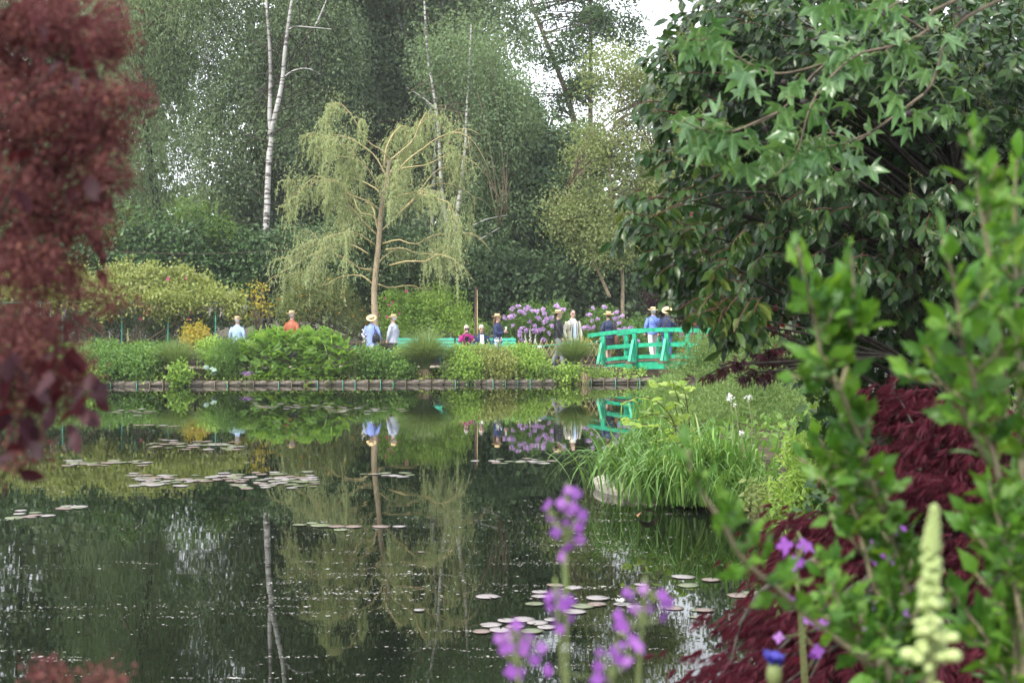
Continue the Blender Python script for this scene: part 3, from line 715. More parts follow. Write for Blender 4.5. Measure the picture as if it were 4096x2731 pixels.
def tuft(name, label, px, py, D, n, ln, spread, lm, wd=.006, arch=.8, straw=0, cat="ornamental grass", group=None):
    b = W(px, py, D); b[2] = max(gz(b), 0) if py is None else b[2]
    t = thing(name, label, cat, b, group)
    a = RNG.uniform(0, 2 * np.pi, n); d = np.stack([np.cos(a), np.sin(a), 0 * a], -1)
    l = ln * RNG.uniform(.65, 1.15, n); out_ = spread * RNG.uniform(.15, 1.0, n) ** .8
    u = np.linspace(0, 1, 7)[None, :, None]
    P = b + d[:, None] * .10 * RNG.random((n, 1, 1)) + d[:, None] * out_[:, None, None] * u ** 1.3 + np.array([0, 0, 1.0]) * (l[:, None, None] * (u - arch * (out_ / spread)[:, None, None] * u ** 2.4 * .75))
    s = Soup(); s.ribbons(P, wd * (1 - np.linspace(0, 1, 7) ** 2 * .9)[None] * np.ones((n, 1)), np.cross(d, [0, 0, 1.0]) + RNG.normal(0, .3, (n, 3)))
    s.build("blade", lm, t, kind="stuff")
    if straw:
        a = RNG.uniform(0, 2 * np.pi, straw); d = np.stack([np.cos(a), np.sin(a), 0 * a], -1)
        P = b + d[:, None] * (.12 + .2 * u) * RNG.uniform(.5, 1, (straw, 1, 1)) + np.array([0, 0, 1.0]) * (.18 * u - RNG.uniform(.3, .6, (straw, 1, 1)) * u ** 2)
        s = Soup(); s.ribbons(P, .006 * np.ones((straw, 7)), np.cross(d, [0, 0, 1.0])); s.build("dead_blade", M['lf_straw'], t, kind="stuff")
    return t
def leaf_objects(name, meshes, P, X, N, S, parent):
    b = wloc(parent); X = unit(np.asarray(X, float)); B = unit(np.cross(N, X)); Nn = np.cross(X, B)
    for i in range(len(P)):
        mt = Matrix(((B[i][0], X[i][0], Nn[i][0]), (B[i][1], X[i][1], Nn[i][1]), (B[i][2], X[i][2], Nn[i][2])))
        link(name, meshes[i % len(meshes)], parent, P[i] - b, mt.to_euler(), float(S[i]))
def one(tm, m, name="leaf"):
    return Soup().leaves(tm, [[0, 0, 0]], [[0, 1, 0]], [[0, 0, 1]], 1.0, np.array([.5]), 0, True).mesh(name, m)
def vary(tm, k, amt=.06):
    out_ = []
    for _ in range(k):
        v = tm[0].copy(); v[1:] += RNG.normal(0, amt, (len(v) - 1, 3)) * np.array([.5, .4, 1.0]); tw = RNG.normal(0, .25)
        v[:, 2] += tw * v[:, 0] * v[:, 1]; v[:, 0] += RNG.normal(0, .12) * v[:, 1] ** 2
        out_.append((v, tm[1]))
    return out_
def blossom_mesh(name, m, n=22, r=.09, pr=.05):
    d = rdirs(n, (0, 0, .4)); s = Soup()
    s.leaves(STARF, d * r * RNG.uniform(.35, 1.0, (n, 1)) * [1, 1, .8], rdirs(n), d + RNG.normal(0, .35, d.shape), pr * RNG.uniform(.7, 1.3, n), RNG.random(n))
    return s.mesh(name, m)
def spike(name, label, px, y0, y1, D, lm, nb=26, w=.035, cat="flower", group=None, tm=STARF):
    b = W(px, y1, D); top = W(px + random.uniform(-4, 4), y0, D); g = b.copy(); g[2] = max(gz(b), .02)
    t = thing(name, label, cat, g, group)
    s = Soup(); s.tubes(np.array([g, b, top]), [.008, .007, .004], 5); s.build("stem", M['stem_green'], t)
    u = np.linspace(0, 1, nb) ; a = RNG.uniform(0, 6.28, nb)
    d = np.stack([np.cos(a), np.sin(a), -.3 + 0 * a], -1); wd = w * (1 - .75 * u)
    s = Soup(); P = b + (top - b) * u[:, None] + d * wd[:, None]
    for p_, d_, w_ in zip(P, d, wd): s.ball(p_, (w_ * .55, w_ * .55, w_ * .8), 5, 4, rnd=random.random())
    s.build("flower_bell", lm, t, kind="stuff")
    return t

# dark laurel hedge and wisteria pergola, left
shrub("laurel_hedge", "long dark glossy laurel hedge rising behind the wisteria pergola", [lobe(480, 1010, 51, 190, 190, 1.2), lobe(760, 990, 51, 200, 160, 1.2), lobe(930, 1060, 51, 170, 150, 1.2), lobe(600, 1150, 50.5, 260, 130, 1), lobe(900, 1180, 50.5, 190, 110, 1), lobe(250, 1080, 51, 200, 170, 1.2), lobe(0, 1060, 51, 230, 200, 1.2)],
      1300, 14, .17, .19, M['lf_laurel_hedge'], DIA, "hedge", 12, thin=-.9)
shrub("laurel_shoots", "bright new leafy shoots topping the dark laurel hedge", [lobe(560, 870, 50.6, 110, 45, .5), lobe(760, 850, 50.6, 130, 45, .5), lobe(880, 915, 50.6, 90, 45, .5), lobe(440, 950, 50.4, 70, 50, .4)], 190, 12, .13, .16, M['lf_bright'], LANCE, "shrub", 14, vert=1.5, thin=-.3)
perg = thing("pergola", "slim green metal pergola carrying the wisteria along the far bank", "pergola", W(560, 1390, 46))
def gpt(px, D, z=None):
    p = W(px, 1300, D); p[2] = gz(p) if z is None else z; return p
PX = [(-260, 46), (-10, 46), (250, 46), (487, 46), (672, 46), (862, 46), (310, 48.2), (540, 48.2), (804, 48.2)]
for a, D in PX:
    s = Soup(); q = gpt(a, D); s.tubes(np.array([q, gpt(a, D, 1.5), gpt(a, D, 2.46)]), .022, 8); s.build("post", M['pole_paint'], perg)
for D in (46, 48.2):
    s = Soup(); s.tubes(np.array([gpt(-330, D, 2.46), gpt(300, D, 2.5), gpt(900, D, 2.46)]), .02, 6); s.build("rail", M['pole_paint'], perg)
for a in (-10, 250, 487, 672, 862):
    s = Soup(); q0, q1 = gpt(a, 46, 2.47), gpt(a * .955 + 95, 48.2, 2.47); s.tubes(np.array([q0, (q0 + q1) / 2 + [0, 0, .35], q1]), .016, 6); s.build("hoop", M['pole_paint'], perg)
wl = [lobe(60, 1160, 46.6, 190, 60, .9), lobe(270, 1125, 46.6, 100, 60, 1.0), lobe(400, 1150, 46.6, 90, 60, 1.0), lobe(330, 1205, 45.8, 150, 42, .8), lobe(520, 1115, 46.8, 110, 55, 1.0), lobe(560, 1195, 45.8, 170, 45, .8), lobe(650, 1130, 46.8, 80, 55, 1.0), lobe(760, 1145, 46.8, 90, 58, 1.0), lobe(740, 1200, 45.8, 150, 42, .8), lobe(890, 1190, 46.2, 100, 52, .9), lobe(230, 1085, 46.8, 50, 30, .5), lobe(480, 1078, 47, 55, 30, .5), lobe(600, 1090, 46.6, 45, 30, .5), lobe(720, 1095, 46.9, 50, 32, .5), lobe(830, 1135, 46.6, 45, 30, .4), lobe(130, 1105, 46.8, 60, 30, .5), lobe(940, 1230, 46, 50, 40, .5), lobe(650, 1240, 45.8, 60, 28, .4), lobe(420, 1235, 45.8, 60, 25, .4), lobe(-200, 1150, 46.6, 170, 60, 1)]
wt, wc = shrub("wisteria", "yellow-green wisteria canopy spread over the green pergola", wl, 1500, 17, .14, .125, M['lf_wist'], DIA, "climber", 26, 'twig', .5, -.35, f=2.2, up=.4)
s = Soup(); rs = []
for i in range(75):
    a = RNG.uniform(560, 990) if i < 60 else RNG.uniform(100, 560); q = W(a, RNG.uniform(1195, 1235), RNG.uniform(45.6, 46.8)); n = 16; u = RNG.random(n)
    s.leaves(STARF, q + np.c_[RNG.normal(0, .022, n) * (1.2 - u), RNG.normal(0, .022, n), -.36 * u * RNG.uniform(.7, 1.1)], rdirs(n), rdirs(n, (0, -1, 0)), .05, RNG.random(n))
s.build("flower_raceme", M['pet_wist'], wt, kind="stuff")
sh, cc = shrub("rose_bush", "dark rose bush with a few red blooms under the pergola", [lobe(660, 1300, 47.4, 140, 80, .8), lobe(790, 1280, 47.4, 90, 90, .7), lobe(420, 1290, 47.6, 160, 90, .8), lobe(180, 1290, 47.6, 160, 90, .8)], 800, 14, .12, .09, M['lf_dark'], DIA, thin=-.8)
rb = blossom_mesh("bloom", M['pet_pink'], 12, .06, .07)
for a, b in ((766, 1244), (754, 1275), (692, 1221), (821, 1226), (741, 1112), (670, 1116), (562, 1275)): link("bloom", rb, sh, W(a, b, 46.0) - wloc(sh), scale=random.uniform(.6, 1.2))
shrub("yellow_shrub", "compact shrub with yellow and orange-tipped leaves behind the grass tuft", [lobe(780, 1345, 44.9, 62, 55, .45)], 170, 13, .07, .085, M['lf_yellow'], DIA, thin=-.9)
sh, cc = shrub("yellow_sapling", "thin sapling with sparse yellow leaves near the person in the denim shirt", [lobe(1030, 1160, 46.8, 45, 40, .3), lobe(1055, 1230, 46.8, 45, 40, .3), lobe(1000, 1280, 46.8, 50, 40, .3)], 40, 7, .09, .12, M['lf_yellow'], DIA, "tree", 22, 'twig', thin=-.9)
sh, cc = shrub("olive_rhododendron", "olive-leaved rhododendron with scattered orange old leaves behind the fern bush", [lobe(1180, 1230, 48.5, 110, 75, .8), lobe(1330, 1200, 48.5, 110, 85, .8), lobe(1260, 1150, 48.8, 120, 60, .8), lobe(1420, 1280, 48.5, 70, 70, .6)], 620, 13, .13, .13, M['lf_olive'], LANCE, thin=-.7)
s = Soup(); q = cc[RNG.choice(len(cc), 60)]; s.leaves(DIA, q + [0, -.12, 0], rdirs(60, (0, 0, -1)), rdirs(60, (0, -1, 0)), .13, RNG.random(60)); s.build("old_leaf", G("leaf_orange", [(.5, .2, .03), (.6, .33, .05)], .5, .3), sh, kind="stuff")
sh, cc = shrub("climbing_rose", "tall leafy green rose thicket with small magenta blooms behind the left bench", [lobe(1600, 1235, 48.6, 100, 80, .7), lobe(1760, 1220, 48.6, 120, 85, .7), lobe(1840, 1290, 48.3, 70, 70, .6), lobe(1660, 1320, 48.2, 130, 60, .6), lobe(1560, 1300, 48.2, 70, 60, .6), lobe(1900, 1330, 48, 60, 50, .5)], 1050, 15, .11, .085, M['lf_shore'], DIA, thin=-.6)
rb2 = blossom_mesh("bloom", M['pet_pink'], 12, .05, .06)
for a, b in ((1540, 1192), (1557, 1220), (1548, 1268), (1597, 1253), (1512, 1258), (1570, 1208), (1625, 1165)): link("bloom", rb2, sh, W(a, b, 47.8) - wloc(sh), scale=random.uniform(.7, 1.2))
# lilac rhododendrons
tr_m = [blossom_mesh("flower_truss", M['pet_lilac'], 58, .098, .052) for _ in range(3)]
def rhodo(name, label, lobes, n, tr, D):
    t, c = shrub(name, label, lobes, n, 12, .12, .15, M['lf_mid'], LANCE, "flowering shrub", 14, thin=-.9)
    for a, b in tr: link("flower_truss", random.choice(tr_m), t, W(a, b, D + random.uniform(-.25, .15)) - wloc(t), (random.uniform(-1.2, -.2), random.uniform(-.5, .5), random.uniform(0, 6)), (random.uniform(.85, 1.35), random.uniform(.85, 1.3), random.uniform(.75, 1.1)))
z2 = lambda l: [(1700 + a * .2976, 1150 + b * .2976) for a, b in l]
z3 = lambda l: [(2300 + a * .287, 1150 + b * .287) for a, b in l]
rhodo("rhododendron", "large lilac rhododendron in full flower behind the woman in the navy coat", [lobe(2120, 1280, 48, 100, 62, .7), lobe(2050, 1330, 47.9, 80, 50, .6), lobe(2200, 1330, 47.9, 70, 60, .6), lobe(2240, 1270, 48.1, 50, 60, .6)], 700,
      z2([(1245,250),(1170,285),(1390,270),(1350,290),(1280,320),(1330,350),(1450,315),(1515,320),(1585,295),(1600,345),(1520,410),(1640,420),(1610,465),(1700,410),(1065,405),(1185,385),(1140,395),(1410,460),(1470,515),(1185,508),(1295,550),(1275,600),(1365,575),(1480,585),(1530,580),(1590,555),(1700,515),(1665,615),(1300,705),(1600,700),(1760,245),(1790,275),(1860,300),(1270,640)]), 47.1)
rhodo("rhododendron", "smaller lilac rhododendron between the man in the white jacket and the bridge", [lobe(2400, 1290, 48.4, 75, 60, .6), lobe(2470, 1330, 48.4, 80, 55, .6), lobe(2350, 1340, 48.3, 50, 50, .5), lobe(2530, 1370, 48.5, 70, 40, .5)], 520,
      z3([(245,285),(405,270),(575,350),(315,440),(240,465),(265,555),(595,425),(610,500),(675,575),(780,570),(600,600),(555,440),(655,400),(690,690),(875,750),(125,560),(190,560),(190,380)]), 47.6)
shrub("box_shrub", "rounded mid-green shrub seen over the bridge rail", [lobe(2560, 1310, 50, 75, 55, .7), lobe(2640, 1350, 49.6, 90, 50, .6), lobe(2720, 1390, 49.6, 90, 40, .6), lobe(2560, 1420, 49, 120, 30, .5)], 520, 14, .11, .085, M['lf_mid'], DIA, thin=-.8)
shrub("purple_maple_shrub", "dark purple-leaved maple in the shade past the bridge", [lobe(2660, 1200, 52, 80, 60, .8), lobe(2740, 1250, 52, 70, 50, .7)], 260, 14, .14, .12, M['lf_redmaple_d'], DIA, "tree", 10, thin=-.9)
shrub("broadleaf_shrub", "low shrub with yellow-green leaves under the lilac rhododendron by the bridge", [lobe(2345, 1375, 47.2, 30, 22, .3), lobe(2420, 1400, 47.2, 40, 18, .3)], 60, 9, .06, .10, M['lf_yellow'], LANCE, thin=-1)

# planting on the edge
E = lambda px: float(y_far((px - 2048) / FPX * 43.6)) + .34
def edge(name, label, lb, n, size, lm, tm=DIA, **k):
    return shrub(name, label, [lobe(a, b + 10, E(a) + dd, rx * 1.08, ry * 1.12, rd * 1.15) for a, b, rx, ry, rd, dd in lb], int(n * 1.35), k.pop('per', 14), k.pop('cr', .08), size, M[lm], tm, thin=k.pop('thin', -.9), f=3.0, **k)
edge("leafy_shrub", "mixed green shrub on the bank behind the purple smoke bush", [(-150, 1450, 180, 70, .5, 0), (80, 1450, 150, 75, .5, 0), (260, 1460, 120, 65, .5, 0)], 620, .08, 'lf_mid')
edge("leafy_shrub", "low leafy green shrub under the pink foxgloves at the water's edge", [(420, 1470, 110, 45, .45, 0), (540, 1470, 90, 48, .45, 0), (470, 1420, 120, 30, .4, .4), (600, 1430, 70, 40, .4, .3)], 560, .085, 'lf_mid')
tuft("sedge_tuft", "fine grey-green grass tuft half hidden beside the smoke bush", 320, 1475, E(320) + .1, 500, .95, .7, M['lf_grass'], .007)
tuft("sedge_tuft", "broad green grass tuft below the yellow shrub", 705, 1488, E(705) + .2, 1300, 1.25, 1.0, M['lf_grass'], .007)
edge("round_leaf_shrub", "small shrub of round light green leaves hanging over the wall", [(722, 1490, 42, 48, .25, -.45)], 70, .10, 'lf_shore', BROAD, per=9, up=.3)
edge("round_leaf_shrub", "round-leaved light green plant creeping over the wall near the foxgloves", [(375, 1495, 40, 35, .25, -.4)], 45, .10, 'lf_shore', BROAD, per=9, up=.3)
hosta = thing("hosta", "blue-green hosta on the wall's edge", "plant", W(852, 1505, E(852) - .3))
hm = [one(v, M['lf_glauc']) for v in vary(BROAD, 3)]
P = np.array([W(852 + random.uniform(-16, 16), 1492 + random.uniform(-18, 8), E(852) - .35 - random.uniform(0, .15)) for _ in range(14)])
leaf_objects("leaf", hm, P, (P - W(852, 1490, E(852) - .2)) * [1, .5, .6] + [0, -.05, .02], rdirs(14, (0, -1.0, 1.2)), RNG.uniform(.15, .22, 14), hosta)
edge("bamboo_plant", "upright fine-leaved green plant below the person in the denim shirt", [(900, 1440, 62, 60, .4, 0), (930, 1390, 55, 35, .4, .2)], 330, .10, 'lf_mid', LANCE, vert=1.6, up=.2)
edge("fern_plant", "small bright fern left of the hosta and grass tuft", [(845, 1425, 30, 30, .2, .1)], 22, .18, 'lf_fern', FROND, per=3, up=.6)
# sorbaria-like bush of fern-shaped leaves
fb = thing("fern_leaved_bush", "big bright green bush of fern-like leaves standing below the person in the rust jacket", "shrub", W(1170, 1490, 43.6))
FL = [lobe(1040, 1425, E(1040), 110, 80, .55), lobe(1180, 1415, E(1180), 130, 90, .6), lobe(1320, 1425, E(1320), 90, 80, .55), lobe(1100, 1362, E(1120) + .4, 125, 40, .4), lobe(1280, 1360, E(1290) + .4, 105, 40, .4), lobe(1060, 1490, E(1060) - .2, 120, 35, .4), lobe(1250, 1490, E(1250) - .2, 110, 35, .4)]
c = scatter(FL, 950, 3.0); axis = np.array([c[:, 0], np.full(len(c), 43.9), np.full(len(c), .2)]).T
X = unit(c - axis) * [1, .8, .6] + rdirs(len(c)) * .5 + [0, -.5, .05]; N = rdirs(len(c), (0, -.4, 2.0)); S = RNG.uniform(.26, .46, len(c))
o_ = np.argsort(c[:, 1]); near, far_ = o_[:280], o_[280:]
fm = [one(v, M['lf_fern']) for v in vary(FROND, 4, .01)]
def fern_tint():
    m = G("leaf_fern_single", [(.12, .24, .05), (.17, .30, .07), (.20, .32, .06), (.14, .26, .06)], .5, .4, obj=True); return m
fm = [one(v, fern_tint() if i == 0 else bpy.data.materials["leaf_fern_single"]) for i, v in enumerate(vary(FROND, 4, .01))]
leaf_objects("frond", fm, c[near], X[near], N[near], S[near], fb)
s = Soup(); s.leaves(FROND, c[far_], X[far_], N[far_], S[far_]); s.build("frond_mass", M['lf_fern'], fb, kind="stuff")
s = Soup(); limbs(s, [W(1170, 1500, 43.8), W(1170, 1480, 43.8), W(1170, 1460, 43.8)], c[::30], .014, .004, 6, 0, sides=4); s.build("stem", M['twig'], fb, kind="stuff")
n = 4600; xx = RNG.uniform(-16, 4.2, n); P = np.stack([xx, y_far(xx) - .20 + RNG.random(n) ** .8 * 1.6, 0 * xx], -1)
P[:, 2] = np.where(P[:, 1] > y_far(xx) + .1, .16, .12) + RNG.random(n) * .16 + .18 * sstep(0, 1.2, P[:, 1] - y_far(xx)); P = P[(noise3(P, 1.7, 2.0) > -.25) | (P[:, 1] > y_far(P[:, 0]) + .3)]
s = Soup(); s.leaves(DIA, P, rdirs(len(P), (0, -.9, -.1)), rdirs(len(P), (0, -.6, 1.2)), RNG.uniform(.07, .13, len(P))); s.build("bank_cover", M['lf_shore'], kind="stuff")
edge("leafy_shrub", "loose green foliage filling the foot of the pergola", [(180, 1400, 130, 38, .5, 1.3), (400, 1397, 130, 38, .5, 1.4), (600, 1400, 110, 36, .5, 1.4)], 600, .10, 'lf_mid')
edge("leafy_shrub", "soft green shrub between the yellow shrub and the fern-leaved bush", [(850, 1385, 60, 40, .4, 1.0), (960, 1400, 60, 45, .4, .6)], 260, .09, 'lf_shore')
edge("leafy_shrub", "light green growth rising before the empty bench", [(1640, 1415, 70, 38, .35, .9), (1500, 1420, 60, 30, .35, .9)], 260, .08, 'lf_shore')
edge("leafy_shrub", "tall leafy stems in front of the seated couple's knees", [(1900, 1400, 60, 30, .3, .7), (2060, 1405, 70, 30, .3, .7)], 230, .08, 'lf_shore')
def dots(name, lb, label, n, m, r, cat="flower", tm=STARF):
    P = scatter([lobe(a, b, E(a) + dd, rx, ry, rd) for a, b, rx, ry, rd, dd in lb], n)
    b = P.mean(0); b[2] = max(gz(b), .05); t = thing(name, label, cat, b)
    s = Soup(); s.leaves(tm, P, rdirs(n), rdirs(n, (0, -1.5, .8)), r * RNG.uniform(.7, 1.2, n)); s.build("blossom", M[m], t, kind="stuff")
    s = Soup(); g = P.copy(); g[:, 2] = np.maximum(ground_z(g[:, 0], g[:, 1]), .02); g[:, 0] = b[0] + (g[:, 0] - b[0]) * .7; k = slice(0, None, 3)
    s.tubes(np.stack([g[k], (g[k] + P[k]) / 2 + RNG.normal(0, .02, P[k].shape), P[k]], 1), .004, 3, cap=False); s.build("stem", M['stem_green'], t, kind="stuff")
dots("violet_patch", [(990, 1492, 34, 9, .2, -.5)], "patch of small violet-blue flowers on the wall's rim", 46, 'pet_purple', .045)
edge("peach_spirea", "shrub with peach-coloured faded flowers right of the fern-leaved bush", [(1425, 1430, 50, 50, .35, 0)], 150, .07, 'lf_mid')
dots("faded_flower", [(1420, 1430, 48, 45, .35, -.1)], "cluster of faded peach blossom on the shrub right of the fern-leaved bush", 130, 'pet_peach', .045)
edge("leafy_shrub", "low bright green shrub below the woman in the blue coat", [(1500, 1450, 80, 55, .45, 0), (1590, 1465, 70, 45, .4, -.1), (1480, 1410, 60, 30, .4, .3)], 420, .085, 'lf_mid')
tuft("sedge_tuft", "largest arching grass tuft, straw-coloured at its foot, below the left bench", 1700, 1478, E(1700) + .1, 1900, 1.45, 1.22, M['lf_grass'], .008, straw=220)
edge("leafy_shrub", "yellow-green shrub spilling over the wall below the seated couple", [(1850, 1465, 80, 60, .45, -.1), (1830, 1410, 50, 30, .35, .3)], 420, .09, 'lf_shore')
edge("leafy_shrub", "bronze-tinged low shrub below the woman in the navy coat", [(2000, 1460, 90, 50, .45, -.1), (1960, 1410, 80, 30, .4, .3)], 420, .075, 'lf_wist')
edge("leafy_shrub", "light green low shrub below the lilac rhododendron", [(2130, 1460, 80, 50, .45, -.1), (2100, 1410, 80, 32, .4, .3)], 420, .09, 'lf_shore', ELL, per=8)
tuft("sedge_tuft", "arching grass tuft below the man in the white jacket", 2295, 1462, E(2295) + .15, 1400, 1.15, 1.0, M['lf_grass'], .007, straw=60)
edge("round_leaf_shrub", "round-leaved green plant hanging over the wall at the bridge's left end", [(2285, 1490, 62, 42, .3, -.4)], 130, .085, 'lf_shore', BROAD, per=8, up=.2)
tuft("straw_tuft", "tuft of dead straw-coloured blades hanging from the wall beside the bridge", 2335, 1495, E(2335) - .45, 90, .2, .16, M['lf_straw'], .006, straw=120)
edge("leafy_shrub", "small green plant dotted white under the bridge's left end", [(2395, 1490, 50, 18, .3, 0)], 90, .065, 'lf_shore')
dots("white_flower", [(2400, 1462, 60, 22, .3, -.25)], "haze of tiny white flowers at the bridge's left end", 90, 'pet_white', .022)
dots("white_flower", [(1995, 1360, 18, 16, .15, 0)], "cluster of white phlox in front of the woman in the navy coat", 40, 'pet_white', .05)
dots("white_flower", [(2155, 1388, 14, 10, .12, 0)], "small cluster of white flowers below the white foxgloves", 22, 'pet_white', .05)
dots("white_flower", [(1790, 1460, 25, 25, .2, -.3)], "specks of white flowers beside the largest grass tuft", 40, 'pet_white', .025)
dots("white_flower", [(2180, 1480, 50, 30, .3, -.4)], "scattered tiny white flowers on the shrub below the black leather jacket", 40, 'pet_white', .03)
dots("white_delphinium", [(1458, 1345, 12, 38, .12, .3), (1485, 1385, 14, 12, .1, .2)], "tall white flowers in front of the woman in the blue coat", 60, 'pet_white', .06)
spike("foxglove", "pale pink foxglove spike beside the pergola post", 440, 1322, 1388, 44.6, M['pet_pink' if 0 else 'pet_wist'], group="foxgloves on the far bank")
spike("foxglove", "cream foxglove spike right of the pergola post", 511, 1312, 1366, 44.6, M['pet_cream'], group="foxgloves on the far bank")
spike("foxglove", "short magenta foxglove spike below the pale ones", 466, 1372, 1420, 44.2, M['pet_fox'], 26, .045, group="foxgloves on the far bank")
spike("foxglove", "tallest white foxglove in front of the lilac rhododendron", 2120, 1300, 1362, 46.3, M['pet_white'], group="foxgloves on the far bank")
spike("foxglove", "white foxglove left of the tallest one", 2104, 1330, 1372, 46.2, M['pet_white'], group="foxgloves on the far bank")
spike("foxglove", "white foxglove right of the tallest one", 2140, 1335, 1372, 46.2, M['pet_white'], group="foxgloves on the far bank")

# ------------------------------------------------------------------ bench, fences, post, bridge
def bench(px0, px1, label):
    D = 46.75; a = W(px0, 1300, D); b = W(px1, 1300, D); L = b[0] - a[0]
    t = thing("park_bench", label, "bench", ((a[0] + b[0]) / 2, D, .445), "turquoise benches on the far bank")
    back = unit(np.array([0, .22, 1.0])); nrm = np.array([0, -back[2], back[1]])
    for i in range(4):
        s = Soup(); c = np.array([0, .02, .47]) + back * (.06 + .105 * i)
        s.box(wloc(t) + c, (L, .085, .025), np.array([[1, 0, 0], back, nrm])); s.build("slat", M['bench_paint'], t)
    for i in range(4):
        s = Soup(); s.box(wloc(t) + [0, -.40 + .105 * i, .44], (L, .085, .028)); s.build("slat", M['bench_paint'], t)
    for q in (-L / 2 + .12, 0, L / 2 - .12):
        s = Soup(); o = wloc(t)
        s.beam(o + [q, -.36, 0], o + [q, -.36, .42], .05, .05, (0, 1, 0)); s.beam(o + [q, -.40, .405], o + [q, .02, .405], .04, .04)
        s.beam(o + [q, .04, 0], o + [q, .04, .42], .05, .05, (0, 1, 0)); s.beam(o + [q, .045, .42], o + np.array([q, .045, .42]) + back * .5, .04, .03, (0, 1, 0)); s.build("leg", M['bench_paint'], t)
bench(1577, 1816, "turquoise slatted bench standing empty behind the largest grass tuft")
bench(1823, 2063, "turquoise slatted bench with two people sitting on it")
post = thing("post", "tall brown post with a bamboo cane tied to it behind the bench", "post", (*W(1903, 1300, 47.4)[:2], .42))
s = Soup(); o = wloc(post); s.beam(o, o + [0, 0, 2.62], .075, .075, (0, 1, 0)); s.build("pole", M['rust'], post)
s = Soup(); s.tubes(np.array([o + [.06, -.06, 0], o + [.055, -.06, 1.2], o + [.05, -.05, 2.5]]), .016, 6); s.build("cane", M['bamboo'], post)
cab = Soup(); u = np.linspace(0, 1, 20)[:, None]; cab.tubes(W(340, 1001, 49.3) * (1 - u) + W(1180, 1001, 49.3) * u - np.array([0, 0, .12]) * np.sin(u * np.pi), .007, 5)
tag(cab.build("cable", M['rust'], origin=W(760, 1001, 49.3)), "thin slack cable strung in front of the laurel hedge", "cable")
lat = thing("lattice_fence", "low bamboo lattice fence below the lilac rhododendrons", "fence", (*W(2240, 1300, 47.1)[:2], .44)); o = wloc(lat)
x0, x1 = W(2075, 0, 47.1)[0] - o[0], W(2425, 0, 47.1)[0] - o[0]
for i, x in enumerate(np.arange(x0, x1, .185)):
    for sg in (-1, 1):
        s = Soup(); s.tubes(np.array([o + [x - sg * .21, -.012 * sg, .02], o + [x + sg * .21, -.012 * sg, .80]]), .013, 5); s.build("cane", M['bamboo'], lat)
for z in (.30, .66):
    s = Soup(); s.tubes(np.array([o + [x0 - .1, -.036, z], o + [x1 + .1, -.036, z]]), .016, 6); s.build("rail", M['stem_green'], lat)
rf = thing("rope_fence", "thin green rope slung between short green posts along the path", "fence", (*W(2030, 1300, 44.4)[:2], .44))
pp = [W(1420, 1385, 44.1), W(1760, 1385, 44.3), W(2030, 1366, 44.5), W(2271, 1366, 44.6)]
for q in pp:
    s = Soup(); g = q.copy(); g[2] = .3; s.tubes(np.array([g, (g + q) / 2, q]), .016, 8); s.ball(q, .022, 8, 5); s.build("post", M['rope'], rf)
pp.append(np.array([2.88, 45.15, 1.35])); u = np.linspace(0, 1, 12)[:, None]
for a, b in zip(pp[:-1], pp[1:]):
    s = Soup(); s.tubes((a - [0, 0, .04]) * (1 - u) + (b - [0, 0, .04]) * u - np.array([0, 0, .10]) * np.sin(u * np.pi), .010, 5); s.build("rope", M['rope'], rf)
pot = thing("plant_pot", "terracotta pot on the ground beyond the bridge", "pot", (*W(2746, 1400, 49.4)[:2], .44)); o = wloc(pot)
s = Soup(); zz = [0, .30, .34, .345, .43, .43, .36]; rr = [.17, .25, .26, .29, .30, .26, .24]
s.loft([o + [0, 0, z] for z in zz], rr, rr, 20); s.build("pot_wall", M['terracotta'], pot)
s = Soup(); s.loft([o + [0, 0, .3], o + [0, 0, .405]], [.2, .245], [.2, .245], 16); s.build("compost", M['soil'], pot)

A_ = R(25); AX = np.array([math.cos(A_), -math.sin(A_), 0]); WX = np.array([math.sin(A_), math.cos(A_), 0]); B0 = np.array([2.916, 45.2, 0])
deck = lambda q: .70 - .028 * (q - 2.2) ** 2
br = thing("footbridge", "green painted arched footbridge with open railings crossing the outflow", "bridge", B0 + AX * 2.2 + WX * 1.0 + [0, 0, .3])
def bp(q, w_, z): return B0 + AX * q + WX * w_ + np.array([0, 0, z])
def arch(q0, q1, w_, dz, wd, ht, name, m='green_paint', k=12, par=None):
    qs = np.linspace(q0, q1, k); v, t = [], []
    for q in qs:
        for sw, szz in ((-1, -1), (1, -1), (1, 1), (-1, 1)): v.append(bp(q, w_ + sw * wd / 2, deck(q) + dz + szz * ht / 2))
    for i in range(k - 1):
        for j in range(4):
            a, b = i * 4 + j, i * 4 + (j + 1) % 4; t += [[a, b, b + 4], [a, b + 4, a + 4]]
    e = (k - 1) * 4; t += [[0, 2, 1], [0, 3, 2], [e, e + 1, e + 2], [e, e + 2, e + 3]]
    s = Soup().add(v, t); return s.build(name, M[m], par or br)
for i in range(38):
    q = -.75 + i * .157
    s = Soup(); s.box(bp(q, 1.0, deck(q) - .02 + random.uniform(-.003, .003)), (.148, 2.1 if i % 7 else 2.1, .04), np.array([unit(AX - np.array([0, 0, .056 * (q - 2.2)])), WX, [0, 0, 1]])); s.build("plank", M['plank'], br)
for w_ in (.02, 1.98): arch(-.7, 5.1, w_, -.175, .08, .23, "beam")
SP = 1.06
